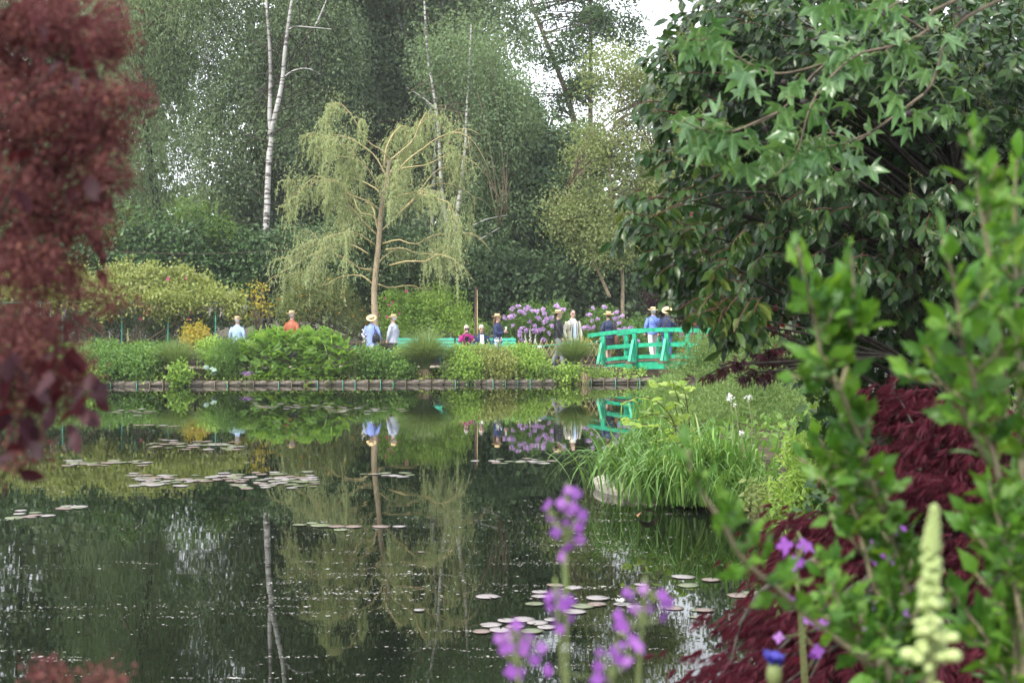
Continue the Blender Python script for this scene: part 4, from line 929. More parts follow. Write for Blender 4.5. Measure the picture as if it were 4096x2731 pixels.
for side, w_ in ((-1, 0.0), (1, 2.0)):
    for k in range(-0, 5):
        q = k * SP; s = Soup(); s.beam(bp(q, w_ + side * .055, deck(q) - .26), bp(q, w_ + side * .055, deck(q) + .88), .135, .12, WX); s.build("post", M['green_paint'], br)
        s = Soup(); s.beam(bp(q - .02, w_ + side * .48, deck(q) - .04), bp(q - .02, w_ + side * .125, deck(q) + .64), .085, .085, AX); s.build("brace", M['green_paint'], br)
        s = Soup(); s.box(bp(q - .02, w_ + side * .32, deck(q) - .075), (.16, .62, .055), np.array([AX, WX, [0, 0, 1]])); s.build("outrigger", M['plank'], br)
    arch(-.5, 4.9, w_ + side * .055, .93, .16, .125, "handrail")
    arch(-.05, 4.4, w_ - side * .03, .47, .05, .125, "rail")
    arch(-.05, 4.4, w_ - side * .03, .10, .05, .11, "rail")
# ------------------------------------------------------------------ people
SKIN = flat_mat("skin", (.42, .27, .21), .6, .15, 12)
def cloth(name, c, rough=.8, var=.18): return flat_mat("cloth_" + name, c, rough, var, 9, .25, .25)
CL = dict(denim=cloth("denim", (.30, .42, .62)), rust=cloth("rust", (.30, .095, .05), .5), blue=cloth("blue", (.20, .27, .58)), grey=cloth("grey", (.34, .37, .45)), magenta=cloth("magenta", (.32, .02, .17)),
          navy=cloth("navy", (.022, .032, .085)), black=cloth("black", (.012, .013, .016), .35), cream=cloth("cream", (.66, .62, .50)), dark=cloth("dark", (.02, .022, .03)), jeans=cloth("jeans", (.07, .12, .26)),
          greytr=cloth("grey_trousers", (.17, .18, .20)), white=cloth("white", (.78, .77, .76)), puffer=cloth("puffer", (.022, .032, .075), .4), bluepuff=cloth("blue_puffer", (.13, .20, .55), .5), shirt=cloth("shirt", (.50, .60, .80)),
          brown=cloth("brown", (.13, .06, .035), .6), tan=cloth("tan", (.45, .30, .20)), paleblue=cloth("pale_jeans", (.34, .44, .58)))
STRAW = rough_mat("straw", [(.3, (.52, .36, .17)), (.7, (.74, .58, .34))], 40, .8, .2, (1, 1, 4), .3)
HB = cloth("hat_band", (.05, .03, .03))
GLASS = flat_mat("dark_lens", (.02, .012, .01), .15, .1, 5)
HAIR = dict(grey=flat_mat("hair_grey", (.48, .47, .46), .7), brown=flat_mat("hair_brown", (.11, .06, .03), .6), dark=flat_mat("hair_dark", (.025, .018, .015), .6), white=flat_mat("hair_white", (.62, .62, .62), .7))
EYE = flat_mat("eye", (.03, .02, .02), .3)
pending = []
def queue(s, name, m, parent, origin, voxel, ratio, puff=0.0):
    """voxel-merge the collected solids into one continuous surface (done for all figures at once)"""
    o = link(name, s.mesh(name, m, (0, 0, 0)))
    r = o.modifiers.new("r", 'REMESH'); r.mode = 'VOXEL'; r.voxel_size = voxel; r.use_smooth_shade = True
    q = o.modifiers.new("s", 'SMOOTH'); q.factor = .5; q.iterations = 3
    if ratio < 1:
        d = o.modifiers.new("d", 'DECIMATE'); d.ratio = ratio
    pending.append((o, m, parent, origin, puff))
    return o
def flush():
    dg = bpy.context.evaluated_depsgraph_get()
    for o, m, parent, origin, puff in pending:
        me = bpy.data.meshes.new_from_object(o.evaluated_get(dg)); me.name = o.name
        if not me.materials: me.materials.append(m)
        if puff:
            n = len(me.vertices); v = np.empty(n * 3, np.float32); nn = np.empty(n * 3, np.float32)
            me.vertices.foreach_get("co", v); me.vertices.foreach_get("normal", nn); v = v.reshape(-1, 3); nn = nn.reshape(-1, 3)
            if puff > 0: v += nn * (np.abs(np.sin(v[:, 2:3] * np.pi / .075)) * puff)
            else: v += nn * (noise3(v, 17.0, 1.0)[:, None] * -puff)
            me.vertices.foreach_set("co", v.ravel())
        o.modifiers.clear(); old = o.data; o.data = me; bpy.data.meshes.remove(old)
    pending.clear()
def person(label, px, D, zg, H, face, jacket, trousers, hat=None, hair='grey', armL=None, armR=None, legs=None, seated=False, jlen=.80, puff=-.012, skirt=None, shirt=None, longhair=False, glasses=False, shoes='dark', tilt=0, bulk=1.0, strap=None, vest=None, group="visitors on the far side of the pond"):
    pos = W(px, 1300, D); pos[2] = zg; k = H / 1.75
    root = thing("person", label, "person", pos, group); root.rotation_euler = (0, 0, R(face)); root.scale = (k, k, k)
    dz = -.40 if seated else 0.0
    zz = np.array([0, 0, dz])
    A = lambda *v: np.array(v, float)
    arm = {-1: armR or ((-.272, .03, 1.13), (-.262, -.07, .89)), 1: armL or ((.272, .03, 1.13), (.262, -.07, .89))}
    if seated: leg = {sg: (A(sg * .09, .0, .92) + zz, A(sg * .11, -.42, .53), A(sg * .11, -.40, .09)) for sg in (-1, 1)}
    else:
        lg = legs or {-1: ((-.10, -.02, .49), (-.10, .03, .09)), 1: ((.10, -.02, .49), (.10, .03, .09))}
        leg = {sg: (A(sg * .09, 0, .92), A(*lg[sg][0]), A(*lg[sg][1])) for sg in (-1, 1)}
    # body: one continuous figure
    b = Soup()
    b.ball(A(0, -.005, 1.645) + zz, (.080, .101, .118), 16, 12); b.ball(A(0, -.035, 1.572) + zz, (.056, .068, .062), 12, 8)
    b.ball(A(0, -.114, 1.628) + zz, (.013, .022, .024), 8, 6); b.ball(A(0, -.088, 1.665) + zz, (.05, .014, .012), 8, 6); b.ball(A(0, -.092, 1.585) + zz, (.026, .012, .012), 8, 6)
    for sg in (-1, 1): b.ball(A(sg * .084, .0, 1.632) + zz, (.012, .022, .033), 8, 6)
    b.tubes(np.array([A(0, .01, 1.40), A(0, .005, 1.5), A(0, -.005, 1.58)]) + zz, [.066, .058, .056], 12)
    tz = [.86, .95, 1.05, 1.18, 1.30, 1.39, 1.44]; trx = np.array([.15, .165, .145, .155, .175, .165, .08]) * bulk; tr_ = np.array([.10, .115, .10, .11, .118, .09, .06]) * bulk
    b.loft([A(0, 0, z) + zz for z in tz], trx, tr_, 18)
    for sg in (-1, 1):
        sh_ = A(sg * .178 * bulk, 0, 1.385) + zz; el, wr = A(*arm[sg][0]) + zz, A(*arm[sg][1]) + zz
        b.tubes(smooth_path([sh_, el, wr], 9), np.array([.054, .05, .046, .043, .041, .039, .036, .032, .028]), 10)
        d = unit(wr - el); sd = unit(np.cross(d, A(0, 1, .2))); up_ = np.cross(sd, d)
        b.tubes(np.array([wr, wr + d * .05, wr + d * .09]), [.03, .038, .034], 8)
        for f in range(4):
            p0 = wr + d * .075 + sd * (f - 1.5) * .019; ln = (.062, .074, .068, .05)[f]
            b.tubes(np.array([p0, p0 + d * ln * .55 - up_ * .006, p0 + d * ln * .9 - up_ * .026]), [.0105, .010, .008], 6)
        p0 = wr + d * .03 + sd * .03; b.tubes(np.array([p0, p0 + d * .03 + sd * .022, p0 + d * .06 + sd * .02]), [.014, .012, .009], 6)
        h_, kn, an = leg[sg]
        b.tubes(smooth_path([h_, kn, an], 9), np.array([.085, .082, .074, .064, .055, .056, .052, .042, .036]), 10)
        b.ball(an + A(0, -.07, -.045), (.042, .125, .036), 10, 8)
    queue(b, "body", SKIN, root, None, .0125, .45).parent = root
    # jacket
    if jacket:
        j = Soup(); z0 = jlen
        zs = [z0, z0 + .06, .98, 1.10, 1.22, 1.32, 1.40, 1.455, 1.49] if z0 < .9 else [z0, 1.05, 1.15, 1.22, 1.32, 1.40, 1.455, 1.49]
        rx = np.interp(zs, [.6, .92, 1.05, 1.18, 1.30, 1.39, 1.455, 1.5], [.205, .192, .172, .178, .19, .175, .10, .085]) * bulk
        ry = np.interp(zs, [.6, .92, 1.05, 1.18, 1.30, 1.39, 1.455, 1.5], [.17, .152, .14, .146, .15, .118, .08, .072]) * bulk
        j.loft([A(0, 0, z) + zz for z in zs], rx, ry, 20)
        for sg in (-1, 1):
            sh_ = A(sg * .175 * bulk, 0, 1.385) + zz; el, wr = A(*arm[sg][0]) + zz, A(*arm[sg][1]) + zz
            j.tubes(smooth_path([sh_, el, el + (wr - el) * .93], 8), np.array([.070, .067, .061, .058, .056, .052, .047, .044]), 12)
        queue(j, "jacket", CL[jacket], root, None, .016, .55, puff).parent = root
    for shirt in [q for q in (vest, shirt) if q]:                                            # open front showing what is worn beneath
        col, w0, w1, zb, zt = shirt
        n, mth = 9, 7; v = []
        for i in range(n):
            z = zb + (zt - zb) * i / (n - 1); pr_ = .014 if vest and shirt is not vest else .010; ww = w1 + (w0 - w1) * (1 - i / (n - 1))
            x_r = np.interp(z, [.6, .92, 1.05, 1.18, 1.30, 1.39, 1.455, 1.5], [.205, .192, .172, .178, .19, .175, .10, .085]) * bulk; y_r = np.interp(z, [.6, .92, 1.05, 1.18, 1.30, 1.39, 1.455, 1.5], [.17, .152, .14, .146, .15, .118, .08, .072]) * bulk
            for c_ in np.linspace(-1, 1, mth):
                x = c_ * ww; v.append((x, -y_r * math.sqrt(max(.05, 1 - (x / x_r) ** 2)) - pr_ + .004 * math.sin(z * 40 + x * 30), z + dz))
        v = np.array(v); vb = v + [0, .03, 0]; t_ = []
        for i in range(n - 1):
            for q in range(mth - 1):
                a = i * mth + q; t_ += [[a, a + 1, a + mth + 1], [a, a + mth + 1, a + mth]]
        s = Soup(); s.add(v, t_, .5, 0, True); s.add(vb, np.array(t_)[:, ::-1], .5, 0, True); link("shirt", s.mesh("shirt", CL[col]), root)
    if strap:
        for sg, col, kind in strap:                      # straps lying on the back or shoulders
            ptf = {'cross': [(-.13, -.05, 1.44), (-.09, .06, 1.46), (0, .15, 1.30), (.13, .145, 1.08), (.19, .06, .95)], 'shoulder': [(.12, .11, 1.38), (.125, .02, 1.47), (.125, -.10, 1.42), (.13, -.155, 1.28), (.15, -.13, 1.12)]}[kind]
            s = Soup(); p_ = smooth_path([A(sg * x, y, z) for x, y, z in ptf], 14); s.ribbons(p_[None], np.full((1, 14), .012), np.array([[1.0, .2, .3]])); s.tubes(p_, .009, 5); link("strap", s.mesh("strap", CL[col]), root)
    # trousers or skirt
    tsp = Soup()
    if skirt:
        col, z1 = skirt; zs = np.linspace(z1, .98, 6)
        tsp.loft([A(0, .0, z) for z in zs], np.interp(zs, [z1, .9, 1.0], [.225, .205, .17]), np.interp(zs, [z1, .9, 1.0], [.16, .15, .125]), 18)
        queue(tsp, "skirt", CL[col], root, None, .016, .5, -.006).parent = root
    else:
        tsp.loft([A(0, 0, z) + zz for z in (.83, .90, .97, 1.02)], [.175, .185, .175, .165], [.125, .135, .125, .118], 16)
        for sg in (-1, 1):
            h_, kn, an = leg[sg]; tsp.tubes(smooth_path([h_, kn, an + A(0, 0, .0)], 9), np.array([.104, .10, .093, .083, .075, .073, .07, .068, .068]) * bulk, 12)
        queue(tsp, "trousers", CL[trousers], root, None, .016, .5, -.006).parent = root
    for sg in (-1, 1):
        an = leg[sg][2]; s = Soup(); s.loft([an + A(0, -.075, -.085), an + A(0, -.075, -.06), an + A(0, -.065, -.025), an + A(0, -.03, .02)], [.045, .05, .047, .042], [.14, .14, .12, .06], 12)
        link("shoe", s.mesh("shoe", CL[shoes]), root)
    hc = A(0, 0, 1.645) + zz
    s = Soup(); s.ball(hc + A(0, .028, .032), (.091, .104, .112), 14, 10)
    if longhair:
        for x in np.linspace(-.07, .07, 6):
            s.tubes(np.array([hc + A(x, .03, .05), hc + A(x * 1.25, .08, -.08), hc + A(x * 1.35, .09, -.2), hc + A(x * 1.2, .085 + random.uniform(-.02, .02), -.34)]), [.03, .042, .036, .014], 7)
        s.tubes(np.array([hc + A(.06, 0, .0), hc + A(.095, -.04, -.12), hc + A(.09, -.09, -.26), hc + A(.07, -.11, -.36)]), [.025, .03, .026, .012], 7)
    queue(s, "hair", HAIR[hair], root, None, .014, .6, -.004).parent = root
    for sg in (-1, 1):
        s = Soup(); s.ball(hc + A(sg * .031, -.086, .003), (.011, .008, .007), 8, 5); link("eye", s.mesh("eye", EYE), root)
    if glasses:
        s = Soup()
        for sg in (-1, 1): s.ball(hc + A(sg * .034, -.10, .003), (.029, .007, .02), 10, 6); s.beam(hc + A(sg * .062, -.095, .008), hc + A(sg * .078, .0, .008), .006, .008)
        s.beam(hc + A(-.03, -.104, .01), hc + A(.03, -.104, .01), .006, .006); link("sunglasses", s.mesh("sunglasses", GLASS), root)
    if hat:
        h = Soup(); r_ = [.175, .178, .172, .098, .092, .088, .078, .02]; z_ = [.0, .006, .012, .014, .05, .085, .098, .102]
        h.loft([(0, 0, q) for q in z_], [q * 1.02 for q in r_], [q * 1.06 for q in r_], 24)
        bd = Soup(); bd.loft([(0, 0, .016), (0, 0, .018), (0, 0, .044), (0, 0, .046)], [.09, .103, .099, .09], [.094, .107, .103, .094], 24)
        ho = link("hat", h.mesh("hat", STRAW), root, hc + A(0, .012 + (.035 if tilt > 20 else 0), .052 - (.01 if tilt > 20 else 0)), (R(-tilt), 0, R(random.uniform(-8, 8))))
        link("hat_band", bd.mesh("hat_band", HB), ho)
    return root
def local(root, p):
    """world position of a point given in a person's own frame"""
    k = root.scale[0]; a = root.rotation_euler[2]; x, y, z = np.array(p) * k
    return np.array([root.location[0] + x * math.cos(a) - y * math.sin(a), root.location[1] + x * math.sin(a) + y * math.cos(a), root.location[2] + z])
PZ = .447
p1 = person("person in a light blue denim shirt and straw hat, seen from behind above the bank", 949, 45.6, PZ, 1.56, 165, 'denim', 'jeans', hat=1, hair='white', bulk=1.05)
p2 = person("person in a rust-brown leather jacket and straw hat behind the fern-leaved bush", 1168, 46.2, PZ, 1.74, 150, 'rust', 'dark', hat=1, hair='grey', bulk=1.1)
p3 = person("woman in a blue coat with her straw hat tipped far back", 1487, 45.6, PZ, 1.60, 172, 'blue', 'jeans', hat=1, hair='white', jlen=.66, tilt=38)
p4 = person("man in a pale grey jacket and straw hat facing the woman in blue", 1573, 45.8, PZ, 1.62, -115, 'grey', 'dark', hat=1, hair='white', armL=((.26, -.03, 1.13), (.22, -.12, .88)), bulk=1.05)
p5 = person("grey-haired woman in magenta sitting on the bench with a phone at her face", 1866, 46.42, PZ, 1.66, 5, 'magenta', 'magenta', hair='grey', seated=True, shirt=('dark', .05, .07, 1.0, 1.4), shoes='white', armL=((.24, -.16, 1.22), (.06, -.25, 1.50)), armR=((-.24, -.16, 1.22), (-.07, -.25, 1.50)))
p6 = person("grey-haired man in a navy blazer and sunglasses sitting on the bench", 1926, 46.42, PZ, 1.68, 8, 'navy', 'jeans', hair='grey', seated=True, shirt=('white', .07, .06, .95, 1.44), glasses=True, armL=((.25, -.10, 1.12), (.13, -.30, .98)), armR=((-.25, -.10, 1.12), (-.14, -.30, .98)))
p7 = person("long-haired woman in a navy coat and straw hat holding a white cup", 1990, 45.5, PZ, 1.64, 62, 'navy', 'paleblue', hat=1, hair='brown', longhair=True, armL=((.24, -.08, 1.14), (.03, -.27, 1.20)), armR=((-.24, -.10, 1.13), (-.03, -.28, 1.16)))
p8 = person("man in a black leather jacket, grey trousers and straw hat", 2234, 45.2, PZ, 1.76, 75, 'black', 'greytr', hat=1, hair='dark', jlen=.88, bulk=1.06, legs={-1: ((-.1, -.12, .50), (-.1, -.16, .09)), 1: ((.1, .06, .48), (.1, .22, .11))}, armR=((-.26, -.05, 1.13), (-.2, -.16, .90)))
p9 = person("bearded man in a cream jacket over a light blue shirt, sunglasses on", 2291, 45.7, PZ, 1.79, 22, 'cream', 'jeans', hair='dark', shirt=('shirt', .062, .045, .86, 1.43), vest=('navy', .10, .06, .90, 1.42), strap=((1, 'dark', 'shoulder'), (-1, 'dark', 'shoulder')), glasses=True, bulk=1.04)
zb = lambda q: float(deck(q)) + .002
p10 = person("woman in a navy quilted jacket and dark skirt at the bridge's left end", 2433, 46.15, zb(-.2), 1.62, -155, 'puffer', None, hat=1, hair='brown', puff=.014, skirt=('dark', .50), shoes='grey', jlen=.84, legs={-1: ((-.09, -.05, .49), (-.08, -.04, .09)), 1: ((.09, .0, .48), (.10, .14, .11))}, tilt=5)
p11 = person("woman in a blue quilted jacket and white trousers walking over the bridge", 2612, 45.55, zb(1.33), 1.62, 195, 'bluepuff', 'white', hat=1, hair='white', puff=.012, jlen=.86, shoes='tan', legs={-1: ((-.1, -.14, .50), (-.1, -.20, .09)), 1: ((.1, .04, .48), (.1, .20, .11))}, tilt=4, strap=((-1, 'dark', 'cross'),))
p12 = person("person in a navy jacket with straw hat tipped back, checking a phone on the bridge", 2668, 45.15, zb(1.8), 1.60, 170, 'navy', 'jeans', hat=1, hair='dark', tilt=40, armR=((-.25, -.06, 1.14), (-.17, -.26, 1.22)), armL=((.27, .03, 1.13), (.29, -.02, .88)), bulk=1.05, strap=((1, 'brown', 'cross'),)) 
p13 = person("person in dark clothes with bare arms mostly hidden by overhanging laurel leaves on the bridge", 2795, 45.1, zb(3.0), 1.66, 130, 'dark', 'dark', hair='dark', armL=((.25, -.05, 1.15), (.22, -.22, 1.0)))
flush()
def carry(name, label, cat, s, m, o): return tag(s.build(name, m, origin=o), label, cat)
q = local(p5, (0, -.285, 1.19)); s = Soup(); s.box(q, (.15, .012, .17)); carry("phone_case", "dark phone case held up before the seated woman's face", "phone", s, CL['dark'], q)
q = local(p7, (.0, -.33, 1.235)); s = Soup(); s.loft([q, q + [0, 0, .10], q + [0, 0, .105]], [.03, .038, .039], [.03, .038, .039], 12); carry("paper_cup", "white cup in the hands of the woman in the navy coat", "cup", s, CL['white'], q)
q = local(p12, (-.15, -.36, 1.25)); s = Soup(); s.box(q, (.075, .15, .010), np.array([[1, 0, 0], [0, .8, .6], [0, -.6, .8]])); carry("phone", "black phone in the hand of the person on the bridge", "phone", s, CL['dark'], q)
def bag(root, at, sz, label, m, strap_to):
    q = local(root, at); t = thing("shoulder_bag", label, "bag", q)
    s = Soup(); s.loft([q + [0, 0, -sz[2]], q + [0, 0, -sz[2] * .8], q + [0, 0, sz[2] * .5], q + [0, 0, sz[2]]], [sz[0] * .8, sz[0], sz[0] * .9, sz[0] * .6], [sz[1] * .8, sz[1], sz[1] * .9, sz[1] * .5], 14); s.build("bag_body", m, t)
    e = local(root, strap_to); s = Soup()
    for dx in (-.5, .5): s.tubes(smooth_path([q + [dx * sz[0], 0, sz[2] * .9], (q + e) / 2 + [dx * .03, -.03, .02], e], 8), .009, 5)
    s.build("strap", m, t)
bag(p3, (-.20, .17, .98), (.13, .06, .14), "black rounded handbag on the arm of the woman in the blue coat", CL['black'], (-.13, .13, 1.40))
bag(p10, (-.27, .06, .80), (.10, .06, .15), "brown slouchy bag at the hip of the woman in the navy quilted jacket", CL['brown'], (-.12, .13, 1.42))
# ------------------------------------------------------------------ right bank, middle distance
def on(px, D, dz=0.0):
    p = W(px, 1300, D); p[2] = gz(p) + dz; return p
# low leafy cover on the bank itself
n = 15000; yy = RNG.uniform(4.5, 41, n); xx = x_right(yy) + .05 + RNG.random(n) ** 1.3 * 11
P = np.stack([xx, yy, ground_z(xx, yy) + RNG.uniform(.02, .22, n)], -1)
s = Soup(); s.leaves(DIA, P, rdirs(n, (-.3, -.4, .6)), rdirs(n, (0, -.4, 1.6)), RNG.uniform(.07, .15, n)); s.build("ground_cover", M['lf_mid'], kind="stuff")
slab = Soup(); c0 = np.array([1.85, 17.1]); n = 30; th = np.linspace(0, 2 * np.pi, n, endpoint=False)
ox = c0[0] + .86 * np.sign(np.cos(th)) * np.abs(np.cos(th)) ** .8 * (1 + .03 * np.sin(5 * th)); oy = c0[1] + .78 * np.sign(np.sin(th)) * np.abs(np.sin(th)) ** .85 * (1 + .03 * np.cos(4 * th))
v = []
for z, f in ((-.5, .95), (.02, .97), (.06, 1.0), (.105, .985), (.125, .95), (.13, .9)): v += [(c0[0] + (a - c0[0]) * f, c0[1] + (b - c0[1]) * f, z + .006 * math.sin(3 * a + 5 * b)) for a, b in zip(ox, oy)]
t = []
for k in range(5):
    for i in range(n):
        a, b = k * n + i, k * n + (i + 1) % n; t += [[a, b, b + n], [a, b + n, a + n]]
v.append((c0[0], c0[1], .135)); t += [[5 * n + i, 5 * n + (i + 1) % n, len(v) - 1] for i in range(n)]
slab.add(v, t, .5, 0, True)
tag(slab.build("stone_slab", M['stone'], origin=(c0[0], c0[1], 0)), "pale rounded stone slab jutting into the water under the daylilies", "stone")
FLB = [lobe(2900, 1580, 23, 270, 150, 1.1), lobe(3060, 1700, 21, 260, 210, 1.1), lobe(2730, 1575, 25, 120, 55, .8), lobe(2920, 1450, 25.5, 130, 105, .9), lobe(2815, 1505, 26, 100, 75, .8), lobe(3060, 1400, 25, 190, 90, 1.1), lobe(3170, 1480, 24, 240, 170, 1.2), lobe(2990, 1350, 26, 110, 40, .7), lobe(2840, 1420, 26.5, 60, 55, .6), lobe(2755, 1475, 26.5, 70, 65, .6), lobe(2870, 1395, 26.5, 80, 60, .7), lobe(2960, 1365, 26.5, 90, 60, .7), lobe(2840, 1770, 20, 160, 130, .7), lobe(3170, 1860, 18.5, 240, 140, .8)]
sc_ = scatter(FLB, 90, 9.0); FLB = FLB + [(*p_, .34, .34, .26, 1.4) for p_ in sc_]           # lumpy outline of many small domes
shrub("fine_leaved_shrub", "large rounded olive-green shrub of tiny narrow leaves in front of the bridge", FLB,
      4800, 13, .075, .078, M['lf_cistus'], LANCE, "shrub", 16, 'twig', thin=-.45, f=3.2, up=.9)
# daylilies
def daylily(label, px, D, n, ln, spread, lean, wd=.011, lm='lf_lily', arch=.9, name="daylily_clump", rad=.28, bz=None):
    b = on(px, D); b[2] = max(b[2], .0) if bz is None else bz
    t = thing(name, label, "plant", b)
    vm = []
    for k in range(7):
        u = np.linspace(0, 1, 8); out_ = (.35 + .65 * k / 6) * spread / ln; h = 1.0 - arch * (.25 + .75 * k / 6) * u ** 2.6 * .85
        P = np.stack([.05 * np.sin(u * 3 + k), out_ * u ** 1.35, u * h], -1)[None]
        s = Soup(); s.ribbons(P, (wd / ln * np.sin(np.clip(u * .9 + .14, 0, 1) * np.pi) ** .6 * (1.15 - .3 * u))[None] + .0008, np.array([[1.0, 0, 0]]), np.array([.5]), 0, .35); vm.append(s.mesh("blade", M[lm + '_o'] if lm + '_o' in M else M[lm]))
    rest = Soup()
    for i in range(n):
        a = RNG.normal(lean, .95) if RNG.random() < .75 else RNG.uniform(-3.14, 3.14)
        q = b + np.array([RNG.normal(0, rad), RNG.normal(0, rad * .7), -.03]); sc = ln * RNG.uniform(.6, 1.15)
        if i < 120: link("blade", vm[min(6, int(RNG.random() ** .8 * 7))], t, q - b, (RNG.normal(0, .08), RNG.normal(0, .08), a), sc)
        else:
            u = np.linspace(0, 1, 8); k = RNG.random(); h = 1.0 - arch * (.25 + .75 * k) * u ** 2.6 * .85; d = np.array([-math.sin(a), math.cos(a), 0])
            P = q + d * (((.35 + .65 * k) * spread / ln) * u[:, None] ** 1.35) * sc + np.array([0, 0, 1]) * (u * h)[:, None] * sc
            rest.ribbons(P[None], (wd * np.sin(np.clip(u * .9 + .14, 0, 1) * np.pi) ** .6 * (1.15 - .3 * u))[None] + .0008, np.cross(d, [0, 0, 1.0])[None])
    if n > 120: rest.build("blade_mass", M[lm], t, kind="stuff")
    return t
M['lf_lily_o'] = G("blade_daylily_single", [(.085, .19, .04), (.13, .26, .06), (.10, .21, .045), (.19, .28, .07)], .4, .35, obj=True)
PI = math.pi
daylily("daylily clump with long blades arching out over the stone slab", 2600, 16.6, 300, .95, .85, PI * .62, arch=1.15)
daylily("daylily clump dipping its blades into the water right of the stone slab", 2720, 15.7, 330, .95, .75, PI * .85, arch=1.1, rad=.3, bz=.05)
daylily("taller daylily clump with upright bright green blades among white flowers", 2860, 15.4, 330, 1.05, .55, PI * .9, .012, arch=.85, rad=.26, bz=.1)
daylily("grassy daylily clump behind the heart-leaved plant", 2680, 18.5, 220, .85, .6, PI * .7, arch=1.0)
daylily("upright sword-leaved iris clump in front of the footbridge", 2620, 21.5, 60, 1.05, .25, PI * .7, .013, arch=.35, rad=.2, name="iris_clump")
daylily("dark narrow-leaved clump at the water's edge beside the tall daylilies", 3010, 14.8, 160, .6, .5, PI * .8, .008, arch=.9)
tuft("fine_grass_tuft", "soft fine grass tuft at the waterline below the fine-leaved shrub", 2935, 2062, 14.9, 900, .36, .26, M['lf_mid'], .003, cat="grass tuft")
# heart-leaved plant
kt = thing("heart_leaved_plant", "light green plant with flat heart-shaped leaves in tiers above the daylilies", "plant", on(2640, 17.3))
M['lf_knot_o'] = G("leaf_heart_single", [(.22, .34, .05), (.28, .40, .07), (.18, .30, .045), (.30, .42, .09)], .45, .4, obj=True)
km = [one(v, M['lf_knot_o']) for v in vary(HEART, 4, .03)]; s = Soup(); KP, KX = [], []
for a in ([(2700,1700),(2620,1600),(2540,1590),(2490,1610)],[(2720,1740),(2640,1660),(2560,1670),(2490,1680)],[(2730,1760),(2690,1680),(2640,1650),(2560,1640)],[(2760,1780),(2720,1680),(2700,1620),(2730,1610)],[(2760,1790),(2730,1750),(2660,1750),(2600,1765)],[(2770,1800),(2770,1750),(2720,1740),(2660,1720)],[(2740,1700),(2700,1560),(2660,1530),(2600,1530)],[(2760,1720),(2740,1570),(2710,1530),(2690,1535)],[(2790,1800),(2790,1770),(2740,1770),(2690,1775)],[(2720,1760),(2600,1700),(2550,1700),(2510,1690)]):
    D = 17.1 + random.uniform(-.35, .5); g = on(a[0][0], D); p = smooth_path([g] + [W(x, y, D - .2 * i) for i, (x, y) in enumerate(a)], 14); s.tubes(p, np.linspace(.007, .003, 14), 4)
    for i in range(4, 14):
        dr = unit(p[min(i + 1, 13)] - p[i - 1]); sd = unit(np.cross(dr, [0, 0, 1.0])) * (1 if i % 2 else -1)
        KP.append(p[i]); KX.append(sd * .8 + dr * .6 + [0, -.3, -.12])
s.build("stem", M['twig_red'], kt); KP = np.array(KP); leaf_objects("leaf", km, KP, np.array(KX), rdirs(len(KP), (0, -.7, 3.0)), RNG.uniform(.10, .17, len(KP)), kt)
def phlox(px, py, D, n, r, label):
    p = W(px, py, D); g = on(px + 10, D); t = thing("white_flower", label, "flower", g)
    s = Soup(); s.tubes(smooth_path([g, (g + p) / 2 + [.03, 0, .05], p], 6), .006, 4); s.build("stem", M['stem_green'], t)
    d = rdirs(n, (0, -.5, .5)); s = Soup(); s.leaves(STARF, p + d * r * RNG.uniform(.4, 1, (n, 1)), rdirs(n), d, r * .55); s.build("blossom", M['pet_white'], t, kind="stuff")
phlox(2920, 1592, 15.6, 34, .055, "largest white flower head above the daylilies")
phlox(2992, 1592, 15.8, 20, .05, "white flower head standing right of the largest one")
phlox(2940, 1620, 15.6, 12, .035, "small white flower head just below the largest one")
phlox(2965, 1733, 15.2, 22, .045, "white flower head low among the tall daylily blades")
az, c = shrub("azalea", "light green azalea with narrow whorled leaves above the red laceleaf maple", [lobe(3240, 1880, 12.2, 110, 150, .4), lobe(3330, 1750, 12, 120, 120, .4), lobe(3200, 2010, 12.4, 110, 70, .4)], 260, 11, .07, .10, M['lf_shore'], LANCE, "shrub", 20, 'twig', thin=-.9, f=3)
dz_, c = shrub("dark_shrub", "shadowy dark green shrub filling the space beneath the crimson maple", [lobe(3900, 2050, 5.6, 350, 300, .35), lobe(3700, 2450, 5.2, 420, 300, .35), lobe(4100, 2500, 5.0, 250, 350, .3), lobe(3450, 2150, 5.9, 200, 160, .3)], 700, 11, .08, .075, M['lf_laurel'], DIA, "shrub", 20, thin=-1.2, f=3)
wz, c = shrub("white_rhododendron", "dark-leaved rhododendron with withering white blooms behind the red laceleaf maple", [lobe(3480, 1560, 10.5, 190, 150, .5), lobe(3560, 1780, 10, 200, 140, .5), lobe(3750, 1500, 11, 220, 150, .6), lobe(3400, 1420, 11.5, 200, 110, .6)], 560, 11, .10, .11, M['lf_laurel'], DIA, "shrub", 20, thin=-.9, f=3)
wm = blossom_mesh("bloom", M['pet_white'], 6, .03, .035)
for a, b in ((3482, 1535), (3545, 1500), (3615, 1632), (3490, 1560), (3640, 1700), (3600, 1480), (3505, 1480), (3560, 1700), (3430, 1500)): link("bloom", wm, wz, W(a, b, 9.8) - wloc(wz), (random.random(), 0, random.random() * 6), random.uniform(.6, 1.0))
sp, c = shrub("small_leaved_plant", "low pale-leaved plant with tiny white dots at the water's edge", [lobe(3060, 1990, 13.6, 70, 60, .3), lobe(3130, 2060, 13.4, 80, 50, .3)], 90, 10, .06, .07, M['lf_olive'], DIA, "plant", 8, thin=-1, f=3)
